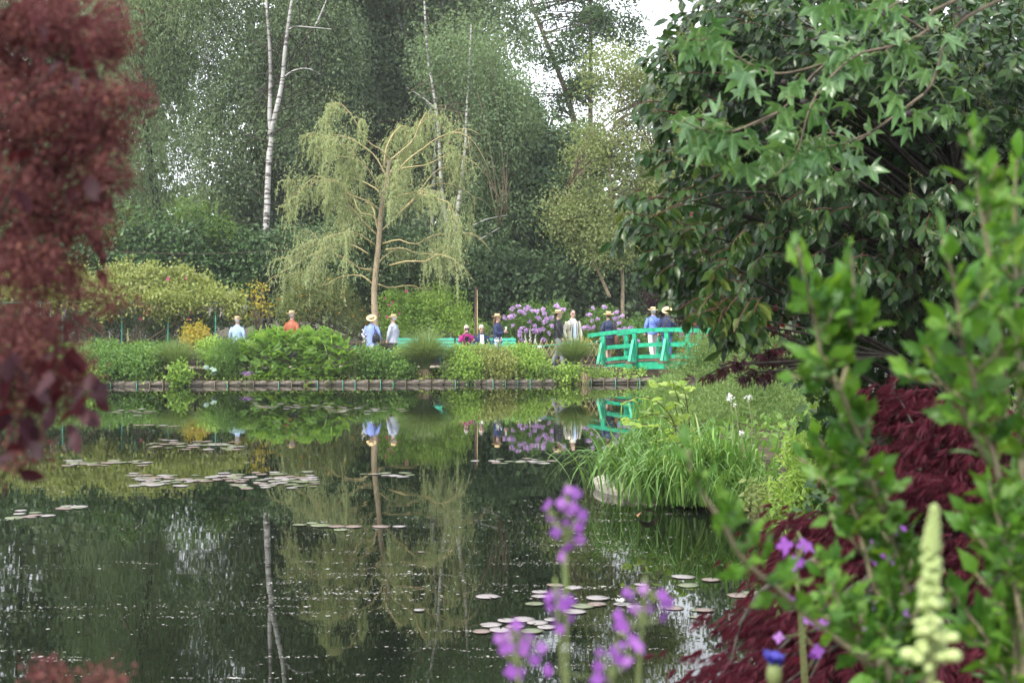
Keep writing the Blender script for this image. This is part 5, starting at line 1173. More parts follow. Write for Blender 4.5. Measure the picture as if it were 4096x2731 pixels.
# red maples
def lace(P, X, S, s):
    for k, a in enumerate((-.75, -.45, -.15, .15, .45, .75)):
        sd = unit(np.cross(X, [0, 0, 1.0])); d = unit(X * math.cos(a) + sd * math.sin(a) + np.array([0, 0, -.25]))
        s.leaves(THREAD, P, d, rdirs(len(P), (0, -.3, 1)), S * (1 - .12 * abs(k - 2.5)), np.clip(RNG.normal(.5, .25, len(P)), 0, 1))
lm = [lobe(3850, 1790, 5.0, 230, 190, .4), lobe(3660, 1640, 5.3, 180, 80, .3), lobe(3720, 1960, 4.8, 230, 110, .4), lobe(3330, 2130, 4.8, 230, 70, .3), lobe(3300, 2270, 4.6, 190, 80, .3), lobe(3450, 2400, 4.4, 230, 110, .35), lobe(3230, 2540, 4.1, 230, 110, .35), lobe(3040, 2700, 3.9, 230, 50, .25), lobe(3880, 2250, 4.5, 170, 90, .3), lobe(3480, 2660, 4.0, 260, 80, .3), lobe(3850, 2600, 4.1, 160, 70, .3)]
b = on(3950, 4.9); rm = thing("laceleaf_maple", "crimson laceleaf maple mounded at the pond's near bank", "tree", b)
c = scatter(lm, 430, 2.0); cen = np.array([1.55, 4.9, .9]); s = Soup()
P = np.repeat(c, 14, 0) + RNG.normal(0, .05, (len(c) * 14, 3)) * [1.6, 1, .6]; X = unit(P - cen) * [1, .6, .2] + rdirs(len(P)) * .5 + [-.35, 0, -.5]
lace(P, unit(X), RNG.uniform(.045, .085, len(P)), s); s.build("crown", M['lf_redmaple'], rm)
s = Soup(); limbs(s, [b, b + [-.03, 0, .3], b + [-.08, 0, .7], b + [-.1, .05, 1.1]], c[::6], .02, .002, 8, -.1, sides=5); s.tubes(smooth_path([b, b + [-.03, 0, .3], b + [-.08, 0, .7], b + [-.1, .05, 1.1]], 12), np.linspace(.05, .025, 12), 8); s.build("trunk", M['bark_dark'], rm)
b = on(4300, 13.5); rm2 = thing("red_maple", "scarlet maple glimpsed through gaps in the dark laurel", "tree", b)
s = Soup(); c = foliage(s, [lobe(3350, 480, 13, 330, 190, .9), lobe(3550, 600, 13, 220, 140, .7), lobe(3150, 640, 13.3, 160, 130, .7), lobe(2950, 760, 13.4, 120, 90, .5), lobe(3700, 420, 13.5, 200, 200, .7), lobe(3050, 1180, 13, 200, 110, .6)], 330, 12, .12, .075, DIA, .2, .6, -.9, 2); s.build("crown", G("leaf_scarlet_maple", [(.16, .02, .03), (.24, .04, .05), (.20, .06, .05)], .45, .5, tint=(1.4, .8, .8)), rm2)
s = Soup(); tr = [b, b + [-.3, 0, 1.2], b + [-.9, 0, 2.6], b + [-1.8, 0, 3.8]]; s.tubes(smooth_path(tr, 14), np.linspace(.09, .03, 14), 8); limbs(s, tr, c[::12], .03, .004, 7, .2); s.build("trunk", M['bark_dark'], rm2)
b = on(3700, 8.6); pm = thing("purple_maple", "purple-leaved maple sending thin leafy sprays across the fine-leaved shrub", "tree", b)
zz1 = lambda l: [(2300 + x * .478, 1350 + y * .478) for x, y in l]
s = Soup(); PP, PX_ = [], []; hub = W(3560, 1420, 8.7)
s.tubes(smooth_path([b, b + [.03, 0, .3], b + [-.10, -.05, .75], (b + hub) / 2 + [-.06, 0, .35], hub], 16), np.linspace(.034, .012, 16), 8)
for l in ([(1900,230),(1700,205),(1400,222),(1200,270),(1050,340)],[(1900,230),(1750,270),(1650,300),(1540,350)],[(1900,200),(1650,170),(1450,140)],[(1500,215),(1350,200),(1220,240)],[(1900,90),(1650,100),(1560,150)],[(1750,270),(1500,290),(1380,320)],[(1900,-40),(1500,-80),(1300,-40)]):
    D = 8.3 + random.uniform(-.2, .2); p = smooth_path([hub] + [W(x, y, D) for x, y in zz1(l)], 22); s.tubes(p, np.linspace(.010, .003, 22), 5)
    for i in range(9, 22):
        for k in (-1, 1):
            if random.random() < .85: PP.append(p[i] + RNG.normal(0, .012, 3)); PX_.append(unit(p[i] - p[i - 1]) * .7 + np.array([0, k * .6, -.35]) + RNG.normal(0, .3, 3))
s.build("branch", M['bark_dark'], pm); mo = G("leaf_purple_maple_single", [(.035, .010, .018), (.075, .015, .025), (.06, .03, .035)], .4, .3, obj=True, tint=(1.6, .7, .7))
leaf_objects("leaf", [one(v, mo) for v in vary(MAPLE, 4, .03)], np.array(PP), np.array(PX_), rdirs(len(PP), (-.2, -.6, 1.4)), RNG.uniform(.045, .075, len(PP)), pm)

# ------------------------------------------------------------------ dark laurel tree, right
b = on(3950, 10.6); la = thing("laurel_tree", "big dark glossy laurel with hanging leaves and greenish flower spikes", "tree", b)
LL = [lobe(2930, 130, 8.6, 280, 230, .7), lobe(2770, 560, 8.2, 220, 230, .6), lobe(2650, 850, 8.0, 180, 130, .4), lobe(2830, 1030, 8.0, 230, 170, .5), lobe(2900, 1200, 7.7, 140, 100, .35), lobe(3230, 260, 9, 380, 320, .9), lobe(3180, 860, 8.8, 330, 290, .8), lobe(3260, 1110, 8.8, 260, 120, .6), lobe(3720, 260, 9.4, 450, 380, .9), lobe(3720, 950, 9.2, 400, 300, .8), lobe(3620, 1170, 9.3, 300, 100, .7), lobe(4130, 650, 9.4, 280, 720, .9), lobe(2760, 310, 8.4, 150, 200, .4), lobe(3000, 1290, 7.8, 80, 70, .3)]
nt_ = 1350; c = scatter(LL, nt_, 2.4); pxs = 2048 + c[:, 0] / c[:, 1] * FPX; pys = HZ - (c[:, 2] - CAMZ) / c[:, 1] * FPX
keep = ~((np.hypot((pxs - 3440) / 330, (pys - 520) / 150) < 1) & (RNG.random(nt_) < .8)); c = c[keep]; nt_ = len(c)
core = np.array([2.9, 10.2, 3.0]); d = unit((c - core) * [1, .8, .9] + [-.3, -.2, .25]) + rdirs(nt_) * .35; d = unit(d)
ln = RNG.uniform(.14, .26, nt_); u = np.linspace(0, 1, 5)[None, :, None]
tw = c[:, None] + d[:, None] * ln[:, None, None] * (u - .3); tw[..., 2] -= (.05 * u[..., 0] ** 2)
s = Soup(); s.tubes(tw, np.linspace(.004, .002, 5)[None], 4, cap=False); s.build("twig", M['twig_red'], la, kind="stuff")
m = 10; uu = (np.arange(m) + .5) / m; ii_ = np.minimum((uu * 4).astype(int), 3); ff = (uu * 4 - ii_)[None, :, None]
P = tw[:, ii_] * (1 - ff) + tw[:, ii_ + 1] * ff; a = np.arange(m)[None] * 2.4 + RNG.uniform(0, 6.28, (nt_, 1))
e1 = unit(np.cross(d, [0, 0, 1.0])); e2 = np.cross(e1, d); X = d[:, None] * .75 + np.cos(a)[..., None] * e1[:, None] * .7 + np.sin(a)[..., None] * e2[:, None] * .5 + np.array([0, 0, -.75])
P = P.reshape(-1, 3); X = X.reshape(-1, 3); N = np.repeat(d, m, 0) * .3 + rdirs(len(P), (-.1, -.35, 1.2)); S = RNG.uniform(.075, .125, len(P))
LAU = leaf8(.20, .28, .10, .06)
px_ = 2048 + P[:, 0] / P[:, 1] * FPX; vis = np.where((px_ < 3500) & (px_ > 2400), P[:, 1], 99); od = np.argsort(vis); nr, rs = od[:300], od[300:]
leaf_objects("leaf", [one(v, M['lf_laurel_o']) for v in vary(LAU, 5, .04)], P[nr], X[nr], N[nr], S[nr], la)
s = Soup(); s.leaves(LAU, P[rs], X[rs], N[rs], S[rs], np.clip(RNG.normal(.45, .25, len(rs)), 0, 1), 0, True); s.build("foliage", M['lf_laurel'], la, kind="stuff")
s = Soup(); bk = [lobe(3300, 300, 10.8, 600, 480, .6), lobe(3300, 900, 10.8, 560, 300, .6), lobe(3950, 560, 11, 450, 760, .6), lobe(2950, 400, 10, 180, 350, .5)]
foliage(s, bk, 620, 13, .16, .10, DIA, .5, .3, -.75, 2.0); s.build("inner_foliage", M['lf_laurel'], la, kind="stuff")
s = Soup(); trk = [b, b + [-.05, 0, .8], b + [-.2, -.1, 1.7], b + [-.3, -.2, 3.0], b + [-.2, -.2, 4.6]]; s.tubes(smooth_path(trk, 20), np.linspace(.15, .06, 20), 10)
limbs(s, trk, c[RNG.choice(nt_, 90)], .022, .002, 9, .3); s.tubes(smooth_path([b + [-.2, -.1, 1.5], W(3800, 1420, 9.6), W(3640, 1330, 9.4), W(3540, 1270, 9.3)], 12), np.linspace(.06, .03, 12), 8); s.build("trunk", M['bark_dark'], la)
s = Soup(); sel = RNG.choice(nt_, 260, replace=False); tp = tw[sel, -1]; dd = unit(d[sel] * .5 + [-.2, -.15, .8] + RNG.normal(0, .35, (260, 3))); L = RNG.uniform(.08, .16, 260)
q = tp[:, None] + dd[:, None] * L[:, None, None] * np.linspace(0, 1, 4)[None, :, None]; s.tubes(q, .0016, 3, 0.1, cap=False)
k = 26; uu = RNG.random((260, k)); pb = tp[:, None] + dd[:, None] * (L[:, None] * (.2 + .8 * uu))[..., None] + RNG.normal(0, .0085, (260, k, 3)); s.leaves(DIA, pb.reshape(-1, 3), rdirs(260 * k), rdirs(260 * k), .009); s.build("flower_raceme", G("laurel_bud", [(.20, .24, .07), (.32, .34, .13)], .6, .2), la, kind="stuff")

# ------------------------------------------------------------------ sweetgum branches, nearer
z8 = lambda l: [(2500 + x * .7015, y * .7015) for x, y in l]
b = on(5050, 6.2); sg = thing("sweetgum_tree", "sweetgum whose pale star-shaped leaves hang before the dark laurel", "tree", b)
s = Soup(); hub = W(4500, -350, 6.0); s.tubes(smooth_path([b, b + [0, 0, 1.5], b + [-.1, 0, 3], b + [-.2, 0, 5.5]], 16), np.linspace(.11, .05, 16), 10); s.build("trunk", M['bark'], sg)
s = Soup(); SP_, SX = [], []
BR = [[(2140,0),(1850,200),(1780,400),(1700,540),(1400,760),(1060,960)],[(1880,0),(1720,180),(1500,270),(1250,330),(1100,400),(880,640),(640,740),(430,770)],[(1500,270),(1300,330),(1080,560),(980,870),(860,1000)],[(1700,540),(1350,780),(1150,760),(940,870)],[(1720,180),(1500,60),(1250,60),(1080,40)],[(1250,330),(900,420),(700,360),(500,240),(400,230)],[(880,640),(560,760),(320,690)],[(1600,0),(1570,200),(1480,300)],[(1400,760),(1200,830),(1000,840)]]
for i, l in enumerate(BR):
    D = 5.5 + random.uniform(-.35, .35); q = [W(x, y, D - .03 * j) for j, (x, y) in enumerate(z8(l))]
    if i in (0, 1, 7): q = [W(4700, -250, 6.0)] + q
    p = smooth_path(q, 26); s.tubes(p, np.linspace(.0085, .0025, 26) * (1.15 if i < 2 else .7), 6)
    for j in range(8, 26):
        if random.random() < .72: SP_.append(p[j] + RNG.normal(0, .045, 3)); SX.append(p[j])
s.build("branch", M['bark'], sg)
for x, y in [(480,190),(590,200),(340,250),(430,260),(1000,140),(1080,210),(1440,200),(1330,240),(1400,320),(830,360),(960,450),(1270,570),(1060,600),(1420,520),(1560,500),(1240,750),(520,640),(320,700),(290,620),(730,720),(930,690),(900,580),(580,900),(540,810),(460,800),(1120,820),(1180,720),(1100,0),(1180,-10),(1400,30),(700,370),(1230,220),(1560,570),(380,650),(820,800),(870,560),(1180,430),(1600,250),(1240,280),(680,890)]:
    SP_.append(W(*z8([(x, y)])[0], 5.2 + random.uniform(-.2, .25))); SX.append(SP_[-1] + [.05, .05, .02])
SP_ = np.array(SP_); SX = np.array(SX); n = len(SP_)
pet = np.stack([SX, (SX + SP_) / 2 + [0, 0, .015], SP_], 1); s = Soup(); s.tubes(pet, .0013, 4); s.build("leaf_stalk", M['stem_green'], sg, kind="stuff")
X = np.array([-.35, -.25, -.75]) + RNG.normal(0, .38, (n, 3)); N = np.array([-.35, -.75, .75]) + RNG.normal(0, .4, (n, 3))
leaf_objects("leaf", [one(v, M['lf_gum_o']) for v in vary(STAR, 6, .035)], SP_, X, N, RNG.uniform(.085, .135, n), sg)
s = Soup(); s.ball((0, 0, 0), .011, 10, 8)
for q in rdirs(34): s.tubes(np.array([q * .009, q * .018]), [.0022, .0004], 4)
bm = s.mesh("seed_ball", flat_mat("seed_ball", (.018, .012, .012), .8))
for x, y in ((1195, 430), (1285, 460), (905, 470), (1020, 585), (800, 735), (975, 815), (1310, 350), (1620, 650)): link("seed_ball", bm, sg, W(*z8([(x, y)])[0], 5.25) - wloc(sg), scale=random.uniform(.9, 1.15))

# ------------------------------------------------------------------ foreground shrubs
hm_ = [one(v, M['lf_hib_o']) for v in vary(HIB, 7, .05)]
def fore_shrub(label, stems, px0, D, size=.064, step=.0115, maxn=300, dense=.85, name="hibiscus_shrub"):
    b = on(px0, D); t = thing(name, label, "shrub", b); s = Soup(); LP, LX, LS = [], [], []
    for pts, d0, d1, bare in stems:
        q = [W(x, y, d0 + (d1 - d0) * i / (len(pts) - 1)) for i, (x, y) in enumerate(pts)]
        if bare is not None:
            g = np.array([(q[-1][0] + b[0] * 1.2) / 2.2, q[-1][1] + .05, b[2]]); q = q + [(q[-1] * 2 + g) / 3 + [0, 0, -.1], g]
        k = 48; p = smooth_path(q, k); L = np.cumsum(np.r_[0, np.linalg.norm(np.diff(p, axis=0), axis=1)])
        s.tubes(p, np.interp(L, [0, .15, .5, 1.5], [.0016, .003, .0055, .009]), 7)
        at = 0.0; a = random.uniform(0, 6)
        while at < L[-1] * .9:
            j = min(int(np.searchsorted(L, at)), k - 2); pt = p[j] + (p[j + 1] - p[j]) * ((at - L[j]) / max(1e-6, L[j + 1] - L[j]) if at >= L[j] else 0)
            up_ = unit(p[max(j - 1, 0)] - p[j + 1]); e1 = unit(np.cross(up_, [0.3, 1, .1])); e2 = np.cross(up_, e1); rd = e1 * math.cos(a) + e2 * math.sin(a)
            young = max(0, 1 - at / .10)
            LP.append(pt + rd * .006); LX.append(rd * (.75 - .5 * young) + up_ * (.7 + .6 * young) + RNG.normal(0, .18, 3)); LS.append(size * random.uniform(.7, 1.15) * (1 - .35 * young))
            if at > .06 and random.random() < .36 * dense:              # short side shoot with a tuft of leaves
                ln_ = random.uniform(.03, .075); e = pt + unit(rd * .8 + up_ * .9) * ln_; s.tubes(np.array([pt, (pt + e) / 2 + rd * .006, e]), [.0025, .002, .0014], 5)
                for w_ in range(5):
                    r2 = rdirs(1)[0]; LP.append(pt + (e - pt) * random.uniform(.5, 1)); LX.append(unit(e - pt) * .8 + r2 * .75); LS.append(size * random.uniform(.55, 1.0))
            a += 2.4; at += step * random.uniform(.7, 1.3) * (1 + .5 * at)
    s.build("stem", M['stem_grey'], t)
    LP, LX, LS = np.array(LP), np.array(LX), np.array(LS); N = rdirs(len(LP), (-.1, -.5, 1.1))
    o_ = RNG.permutation(len(LP)); inf = LP[o_, 2] < CAMZ - 1480 / FPX * LP[o_, 1]; o_ = np.concatenate([o_[~inf], o_[inf]])
    leaf_objects("leaf", hm_, LP[o_[:maxn]], LX[o_[:maxn]], N[o_[:maxn]], LS[o_[:maxn]], t)
    if len(o_) > maxn:
        r = o_[maxn:]; s = Soup(); s.leaves(HIB, LP[r], LX[r], N[r], LS[r], None, 0, True); s.build("leaf_mass", leafmass, t, kind="stuff")
leafmass = G("leaf_foreground_mass", [(.045, .14, .018), (.08, .20, .022), (.12, .26, .03), (.06, .16, .03)], .45, .42)
fore_shrub("middle of three bright green toothed-leaf shrubs, standing behind the cream flower spike", [([(3190, 985), (3230, 1150), (3270, 1330), (3300, 1480), (3360, 1560), (3400, 1650), (3440, 1760), (3480, 1900), (3560, 2150), (3640, 2420), (3700, 2731)], 2.15, 2.35, 1), ([(3405, 1010), (3412, 1130), (3408, 1260), (3390, 1440), (3360, 1560)], 2.2, 2.2, None), ([(3330, 1200), (3330, 1330), (3330, 1440), (3350, 1560)], 2.25, 2.2, None), ([(3250, 1700), (3330, 1850), (3400, 1990), (3450, 2170), (3500, 2350), (3600, 2600)], 2.3, 2.3, 1), ([(3250, 2230), (3330, 2330), (3420, 2430), (3500, 2560), (3560, 2700)], 2.25, 2.3, 1), ([(3530, 1950), (3560, 2080), (3600, 2250), (3650, 2450)], 2.3, 2.35, None)], 3750, 2.3)
fore_shrub("tallest bright green toothed-leaf shrub rising in front of the dark laurel", [([(3880, 530), (3905, 660), (3915, 770), (3935, 900), (3960, 1050), (3970, 1220), (3990, 1450), (4020, 1700)], 2.1, 2.2, None), ([(3770, 960), (3800, 1060), (3830, 1200), (3844, 1340), (3882, 1455), (3902, 1563), (3925, 1660), (3946, 1748), (3984, 1857), (4040, 2150), (4080, 2500), (4090, 2731)], 2.0, 2.25, 1), ([(4070, 620), (4060, 800), (4060, 1000), (4070, 1250), (4080, 1600), (4090, 2000)], 2.2, 2.3, 1), ([(3700, 1380), (3760, 1480), (3830, 1600), (3890, 1720), (3950, 1850)], 2.15, 2.2, None), ([(3990, 1120), (4000, 1240), (4010, 1380), (4030, 1600)], 2.1, 2.2, None), ([(3880, 2050), (3950, 2200), (4010, 2400), (4060, 2650)], 2.2, 2.25, 1), ([(3960, 1950), (4000, 2100), (4050, 2300), (4090, 2500)], 2.15, 2.2, None), ([(3800, 2350), (3870, 2450), (3950, 2560), (4020, 2700)], 2.2, 2.25, None)], 4150, 2.3)
fore_shrub("lone green shoot of the toothed-leaf shrub leaning low over the water", [([(2752, 1800), (2765, 1880), (2800, 1960), (2870, 2060), (2915, 2140), (2960, 2220), (3040, 2300), (3110, 2350), (3200, 2440), (3330, 2540), (3480, 2660), (3560, 2760)], 1.95, 2.15, 1), ([(3330, 2330), (3360, 2420), (3420, 2520), (3500, 2640)], 2.1, 2.15, None)], 3700, 2.1, .062, .014, 220, .6)

# smoke bush, left
b = on(-330, 2.45); sb = thing("smoke_bush", "dark purple smoke bush with hazy reddish plumes at the near bank", "shrub", b)
PL = [lobe(110, 130, 2.3, 330, 260, .14, 1), lobe(200, 480, 2.25, 330, 200, .14), lobe(420, 150, 2.25, 120, 150, .08, .8), lobe(520, 385, 2.2, 170, 50, .06, .7), lobe(400, 560, 2.25, 120, 70, .07, .7), lobe(150, 800, 2.25, 300, 200, .13), lobe(410, 690, 2.2, 120, 90, .07, .7), lobe(110, 1090, 2.2, 210, 160, .12, .9), lobe(370, 910, 2.2, 110, 80, .06, .6), lobe(120, 1340, 2.15, 190, 130, .09, .75), lobe(60, 1450, 2.1, 170, 150, .08, .7),
      lobe(560, 1240, 2.2, 70, 110, .06, .13), lobe(380, 1200, 2.2, 130, 90, .07, .4), lobe(110, 1560, 2.1, 190, 130, .08, .55), lobe(310, 1500, 2.15, 120, 110, .07, .3), lobe(560, 1500, 2.2, 80, 40, .05, .07), lobe(80, 1800, 2.05, 120, 90, .06, .4), lobe(180, 2715, 1.9, 110, 45, .05, .5), lobe(420, 2720, 1.9, 90, 40, .05, .5), lobe(-260, 150, 2.35, 220, 350, .2, .6), lobe(-280, 700, 2.35, 230, 350, .2, .6), lobe(-250, 1250, 2.3, 220, 300, .18, .6), lobe(-200, 1750, 2.25, 200, 260, .15, .5)]
c = scatter(PL, 1800, 2.2); k = 32; P = np.repeat(c, k, 0) + RNG.normal(0, .011, (len(c) * k, 3)); s = Soup()
s.leaves(DIA, P, rdirs(len(P)), rdirs(len(P), (0, -.3, .3)), RNG.uniform(.005, .011, len(P)), np.clip(np.repeat(RNG.random(len(c)), k) + RNG.normal(0, .15, len(P)), 0, 1)); s.build("plume", M['plume'], sb, kind="stuff")
SBL = [lobe(110, 300, 2.35, 330, 400, .12), lobe(100, 900, 2.3, 280, 400, .12)]
P = scatter(SBL, 170); P[:, 1] += .06
DL = [(230, 270), (290, 300), (330, 260), (260, 250), (380, 270), (180, 100), (220, 130), (90, 620), (130, 600), (320, 730), (340, 700), (60, 760), (230, 1420), (290, 1450), (150, 1430), (60, 1470), (30, 1560), (170, 1530), (250, 1560), (320, 1540), (350, 1570), (90, 1640), (220, 1600), (30, 1680), (130, 1700), (270, 1690), (310, 1640), (60, 1760), (20, 1850), (90, 1800), (120, 1850), (340, 1620), (200, 1480), (0, 1600), (250, 1380), (370, 1590), (40, 1420), (110, 1560)]
P2 = np.array([W(x, y, 1.95 + random.uniform(-.08, .12)) for x, y in DL]); P = np.vstack([P, P2, P2[12:] + RNG.normal(0, .015, (len(P2) - 12, 3))])
leaf_objects("leaf", [one(v, M['lf_smoke']) for v in vary(leaf8(.30, .2, .08), 4, .04)], P, np.array([.5, -.1, -.7]) + RNG.normal(0, .5, (len(P), 3)), rdirs(len(P), (.1, -.6, .8)), RNG.uniform(.028, .044, len(P)), sb)
s = Soup(); tr = [b, b + [.01, .02, .8], b + [.03, -.02, 1.5], b + [.05, .03, 2.4]]; s.tubes(smooth_path(tr, 14), np.linspace(.02, .005, 14), 8); s.tubes(smooth_path([b, b + [-.03, .05, .7], b + [-.05, .0, 1.3], b + [-.02, .02, 2.0]], 14), np.linspace(.014, .003, 14), 7); limbs(s, tr, np.vstack([c[::28], P2[::4]]), .003, .0008, 8, .6); s.build("stem", M['bark_dark'], sb, kind="stuff")

# purple rocket flowers
def rocket(label, clusters, base_px, D, r=.0115, jit=.06):
    b = on(base_px, D); t = thing("purple_flower", label, "flower", b); fm_ = []
    for k_ in range(3):
        s = Soup(); a = np.arange(4) * PI / 2 + .2 * k_; X = np.stack([np.cos(a), np.sin(a), .12 + 0 * a], -1); s.leaves(leaf8(.42, .12, .02, 0), np.zeros((4, 3)), X, np.tile([0, 0, 1.0], (4, 1)), 1.0, RNG.random(4), 0, True); fm_.append(s.mesh("flower", petm))
    s = Soup()
    for cl in clusters:
        P = np.array([W(x, y, D + random.uniform(-jit, jit)) for x, y in cl]); top = P[np.argmax(P[:, 2])]; c_ = P.mean(0); g = b + RNG.normal(0, .04, 3) * [1, 1, 0]
        ax = smooth_path([g, g * .5 + c_ * .5 + [0, 0, .1], c_ - [0, 0, .02], top], 16); s.tubes(ax, np.linspace(.0028, .0013, 16), 6)
        for p in P:
            j = int(np.argmin(np.linalg.norm(ax - p + [0, 0, .01], axis=1))); s.tubes(np.array([ax[j], (ax[j] + p) / 2 - [0, 0, .002], p]), .0009, 4)
            nn = unit(p - c_) * .8 + np.array([0, -.9, .3]) + RNG.normal(0, .3, 3); o = link("flower", random.choice(fm_), t, p - b, Vector(nn).to_track_quat('Z', 'Y').to_euler(), r * random.uniform(.85, 1.2))
    s.build("stem", M['stem_green'], t, kind="stuff")
petm = G("petal_purple_single", [(.16, .045, .30), (.27, .08, .44), (.22, .06, .36), (.36, .14, .52)], .5, .4, obj=True, tint=(1, 1, 1))
z4 = lambda l: [(1800 + x * .53, 1900 + y * .53) for x, y in l]
rocket("tall purple rocket flower head standing highest against the pond", [z4([(900,115),(950,140),(740,220),(720,250),(840,210),(930,240),(900,260),(980,290),(780,335),(750,330),(970,390),(800,430),(985,490),(880,360),(1000,300),(890,540),(850,620),(960,470)])], 2330, 1.65, .0078)
rocket("purple rocket flowers in four lower clusters in front of the pale lily pads", [z4([(790,870),(830,930),(760,990),(900,950),(810,890),(830,1160),(910,1080),(740,920),(860,980),(800,1100)]), z4([(1330,880),(1370,910),(1430,1000),(1400,1010),(1510,960),(1600,900),(1590,1000),(1290,1130),(1460,860),(1640,960),(1270,1060),(1500,1010),(1320,1150),(1610,1070)]), z4([(370,1230),(440,1290),(530,1210),(560,1330),(490,1470),(400,1320),(500,1130),(690,1300),(470,1220),(590,1230),(520,1490),(460,1480),(640,1390),(570,1260),(500,1320),(430,1200)]), z4([(1300,1280),(1410,1280),(1380,1240),(1130,1340),(1210,1420),(1310,1420),(1340,1400),(1120,1440),(1160,1520),(740,1470),(1200,1540),(1110,1540),(1240,1330),(1280,1390),(1430,1310)])], 2350, 1.6, .0080)
z3b = lambda l: [(2700 + x * .594, 1800 + y * .594) for x, y in l]
rocket("purple rocket flowers scattered through the crimson laceleaf maple", [z3b([(870,640),(900,650),(740,640),(740,690),(840,750),(800,760),(860,620)]), z3b([(1430,580),(1510,545),(1540,560),(1350,600),(1370,720),(1480,780),(1350,730)]), z3b([(800,850),(870,1080),(900,1150),(1000,1180),(960,1350),(940,1370),(760,1010),(700,1260)]), z3b([(1250,1040),(1320,1130),(1290,1050),(1590,1110),(1560,1100),(1790,1180),(1290,1210),(1800,1400),(1330,1070)])], 3400, 2.7, .015, .15)
# cream bud spike
b = on(3720, 1.8); ls = thing("cream_flower_spike", "cream-green spike of unopened foxglove buds close by on the near bank", "flower", b); D = 1.55
ax = smooth_path([b, W(3725, 2900, D), W(3715, 2600, D), W(3718, 2300, D), W(3738, 2050, D)], 24); s = Soup(); s.tubes(ax, np.linspace(.006, .003, 24), 8); s.build("stem", M['stem_green'], ls)
s = Soup(); s.loft([(0, 0, 0), (0, 0, .15), (0, 0, .5), (0, 0, .85), (0, 0, 1.0)], [.07, .12, .17, .21, .15], [.07, .12, .16, .19, .13], 10); bud = s.mesh("bud", flat_mat("bud_cream", (.33, .40, .16), .6, .3, 6)); s = Soup(); s.loft([(0, 0, 0), (0, 0, .2), (0, 0, .7), (0, 0, 1.0)], [.2, .38, .40, .12], [.2, .38, .40, .12], 8); bud2 = s.mesh("bud", flat_mat("bud_green", (.26, .33, .12), .5, .15, 60))
for x, y, l in [(1490,1330,.030),(1600,1370,.028),(1850,1340,.032),(1680,1470,.024),(1560,1540,.026),(1760,1530,.026),(1580,1180,.024),(1690,1210,.022),(1830,1220,.024),(1740,1115,.018),(1590,1000,.018),(1760,1010,.016),(1600,890,.015),(1700,890,.015),(1800,910,.015),(1650,820,.012),(1810,815,.012),(1670,750,.011),(1800,740,.011),(1640,680,.010),(1760,660,.010),(1720,960,.014),(1660,1100,.018)]:
    p = W(*z3b([(x, y)])[0], D - .01); j = int(np.argmin(np.abs(ax[:, 2] - p[2] + .006))); d = unit(p - ax[j] + [0, -.012, -.004]); link("bud", bud if l > .014 else bud2, ls, ax[j] - b, Vector(d).to_track_quat('Z', 'Y').to_euler(), l * random.uniform(.95, 1.25))
for i in range(40):
    u = i / 40; z = W(0, 2640 - 420 * u, D)[2]; j = int(np.argmin(np.abs(ax[:, 2] - z))); a = i * 2.4 + random.uniform(-.4, .4); d = np.array([math.cos(a), math.sin(a), random.uniform(-.5, .3)]); link("bud", bud if u < .5 else bud2, ls, np.array([ax[j][0], ax[j][1], z]) - b, Vector(d).to_track_quat('Z', 'Y').to_euler(), (.022 - .010 * u) * random.uniform(.8, 1.2))
for i in range(46):
    u = i / 46; z = W(0, 2215 - 190 * u, D)[2]; j = int(np.argmin(np.abs(ax[:, 2] - z))); a = i * 2.4; d = np.array([math.cos(a), math.sin(a), .6]); link("bud", bud2, ls, np.array([ax[j][0], ax[j][1], z]) - b, Vector(d).to_track_quat('Z', 'Y').to_euler(), .013 * (1 - .55 * u))
# iris bud
b = on(3095, 2.3); ir = thing("iris", "half-open blue-violet iris bud beside the crimson maple", "flower", b); D = 2.25; p = W(3095, 2665, D)
s = Soup(); s.tubes(smooth_path([b, b * .3 + p * .7, p], 10), np.linspace(.006, .008, 10), 8); s.loft([W(3097, 2740, D), W(3097, 2690, D), W(3096, 2650, D)], [.010, .013, .008], [.010, .013, .008], 10); s.build("stem", M['stem_green'], ir)
n = 12; a = np.arange(n) * 2.4; P = np.array([W(3095, 2668 - 20 * random.random(), D) for _ in range(n)]); s = Soup(); s.leaves(leaf8(.40, -.25, .15), P, np.stack([np.cos(a) * .55, np.sin(a) * .55, 1 + 0 * a], -1), np.stack([np.cos(a), np.sin(a), .1 + 0 * a], -1), RNG.uniform(.018, .028, n)); s.build("petal", M['pet_blue'], ir)
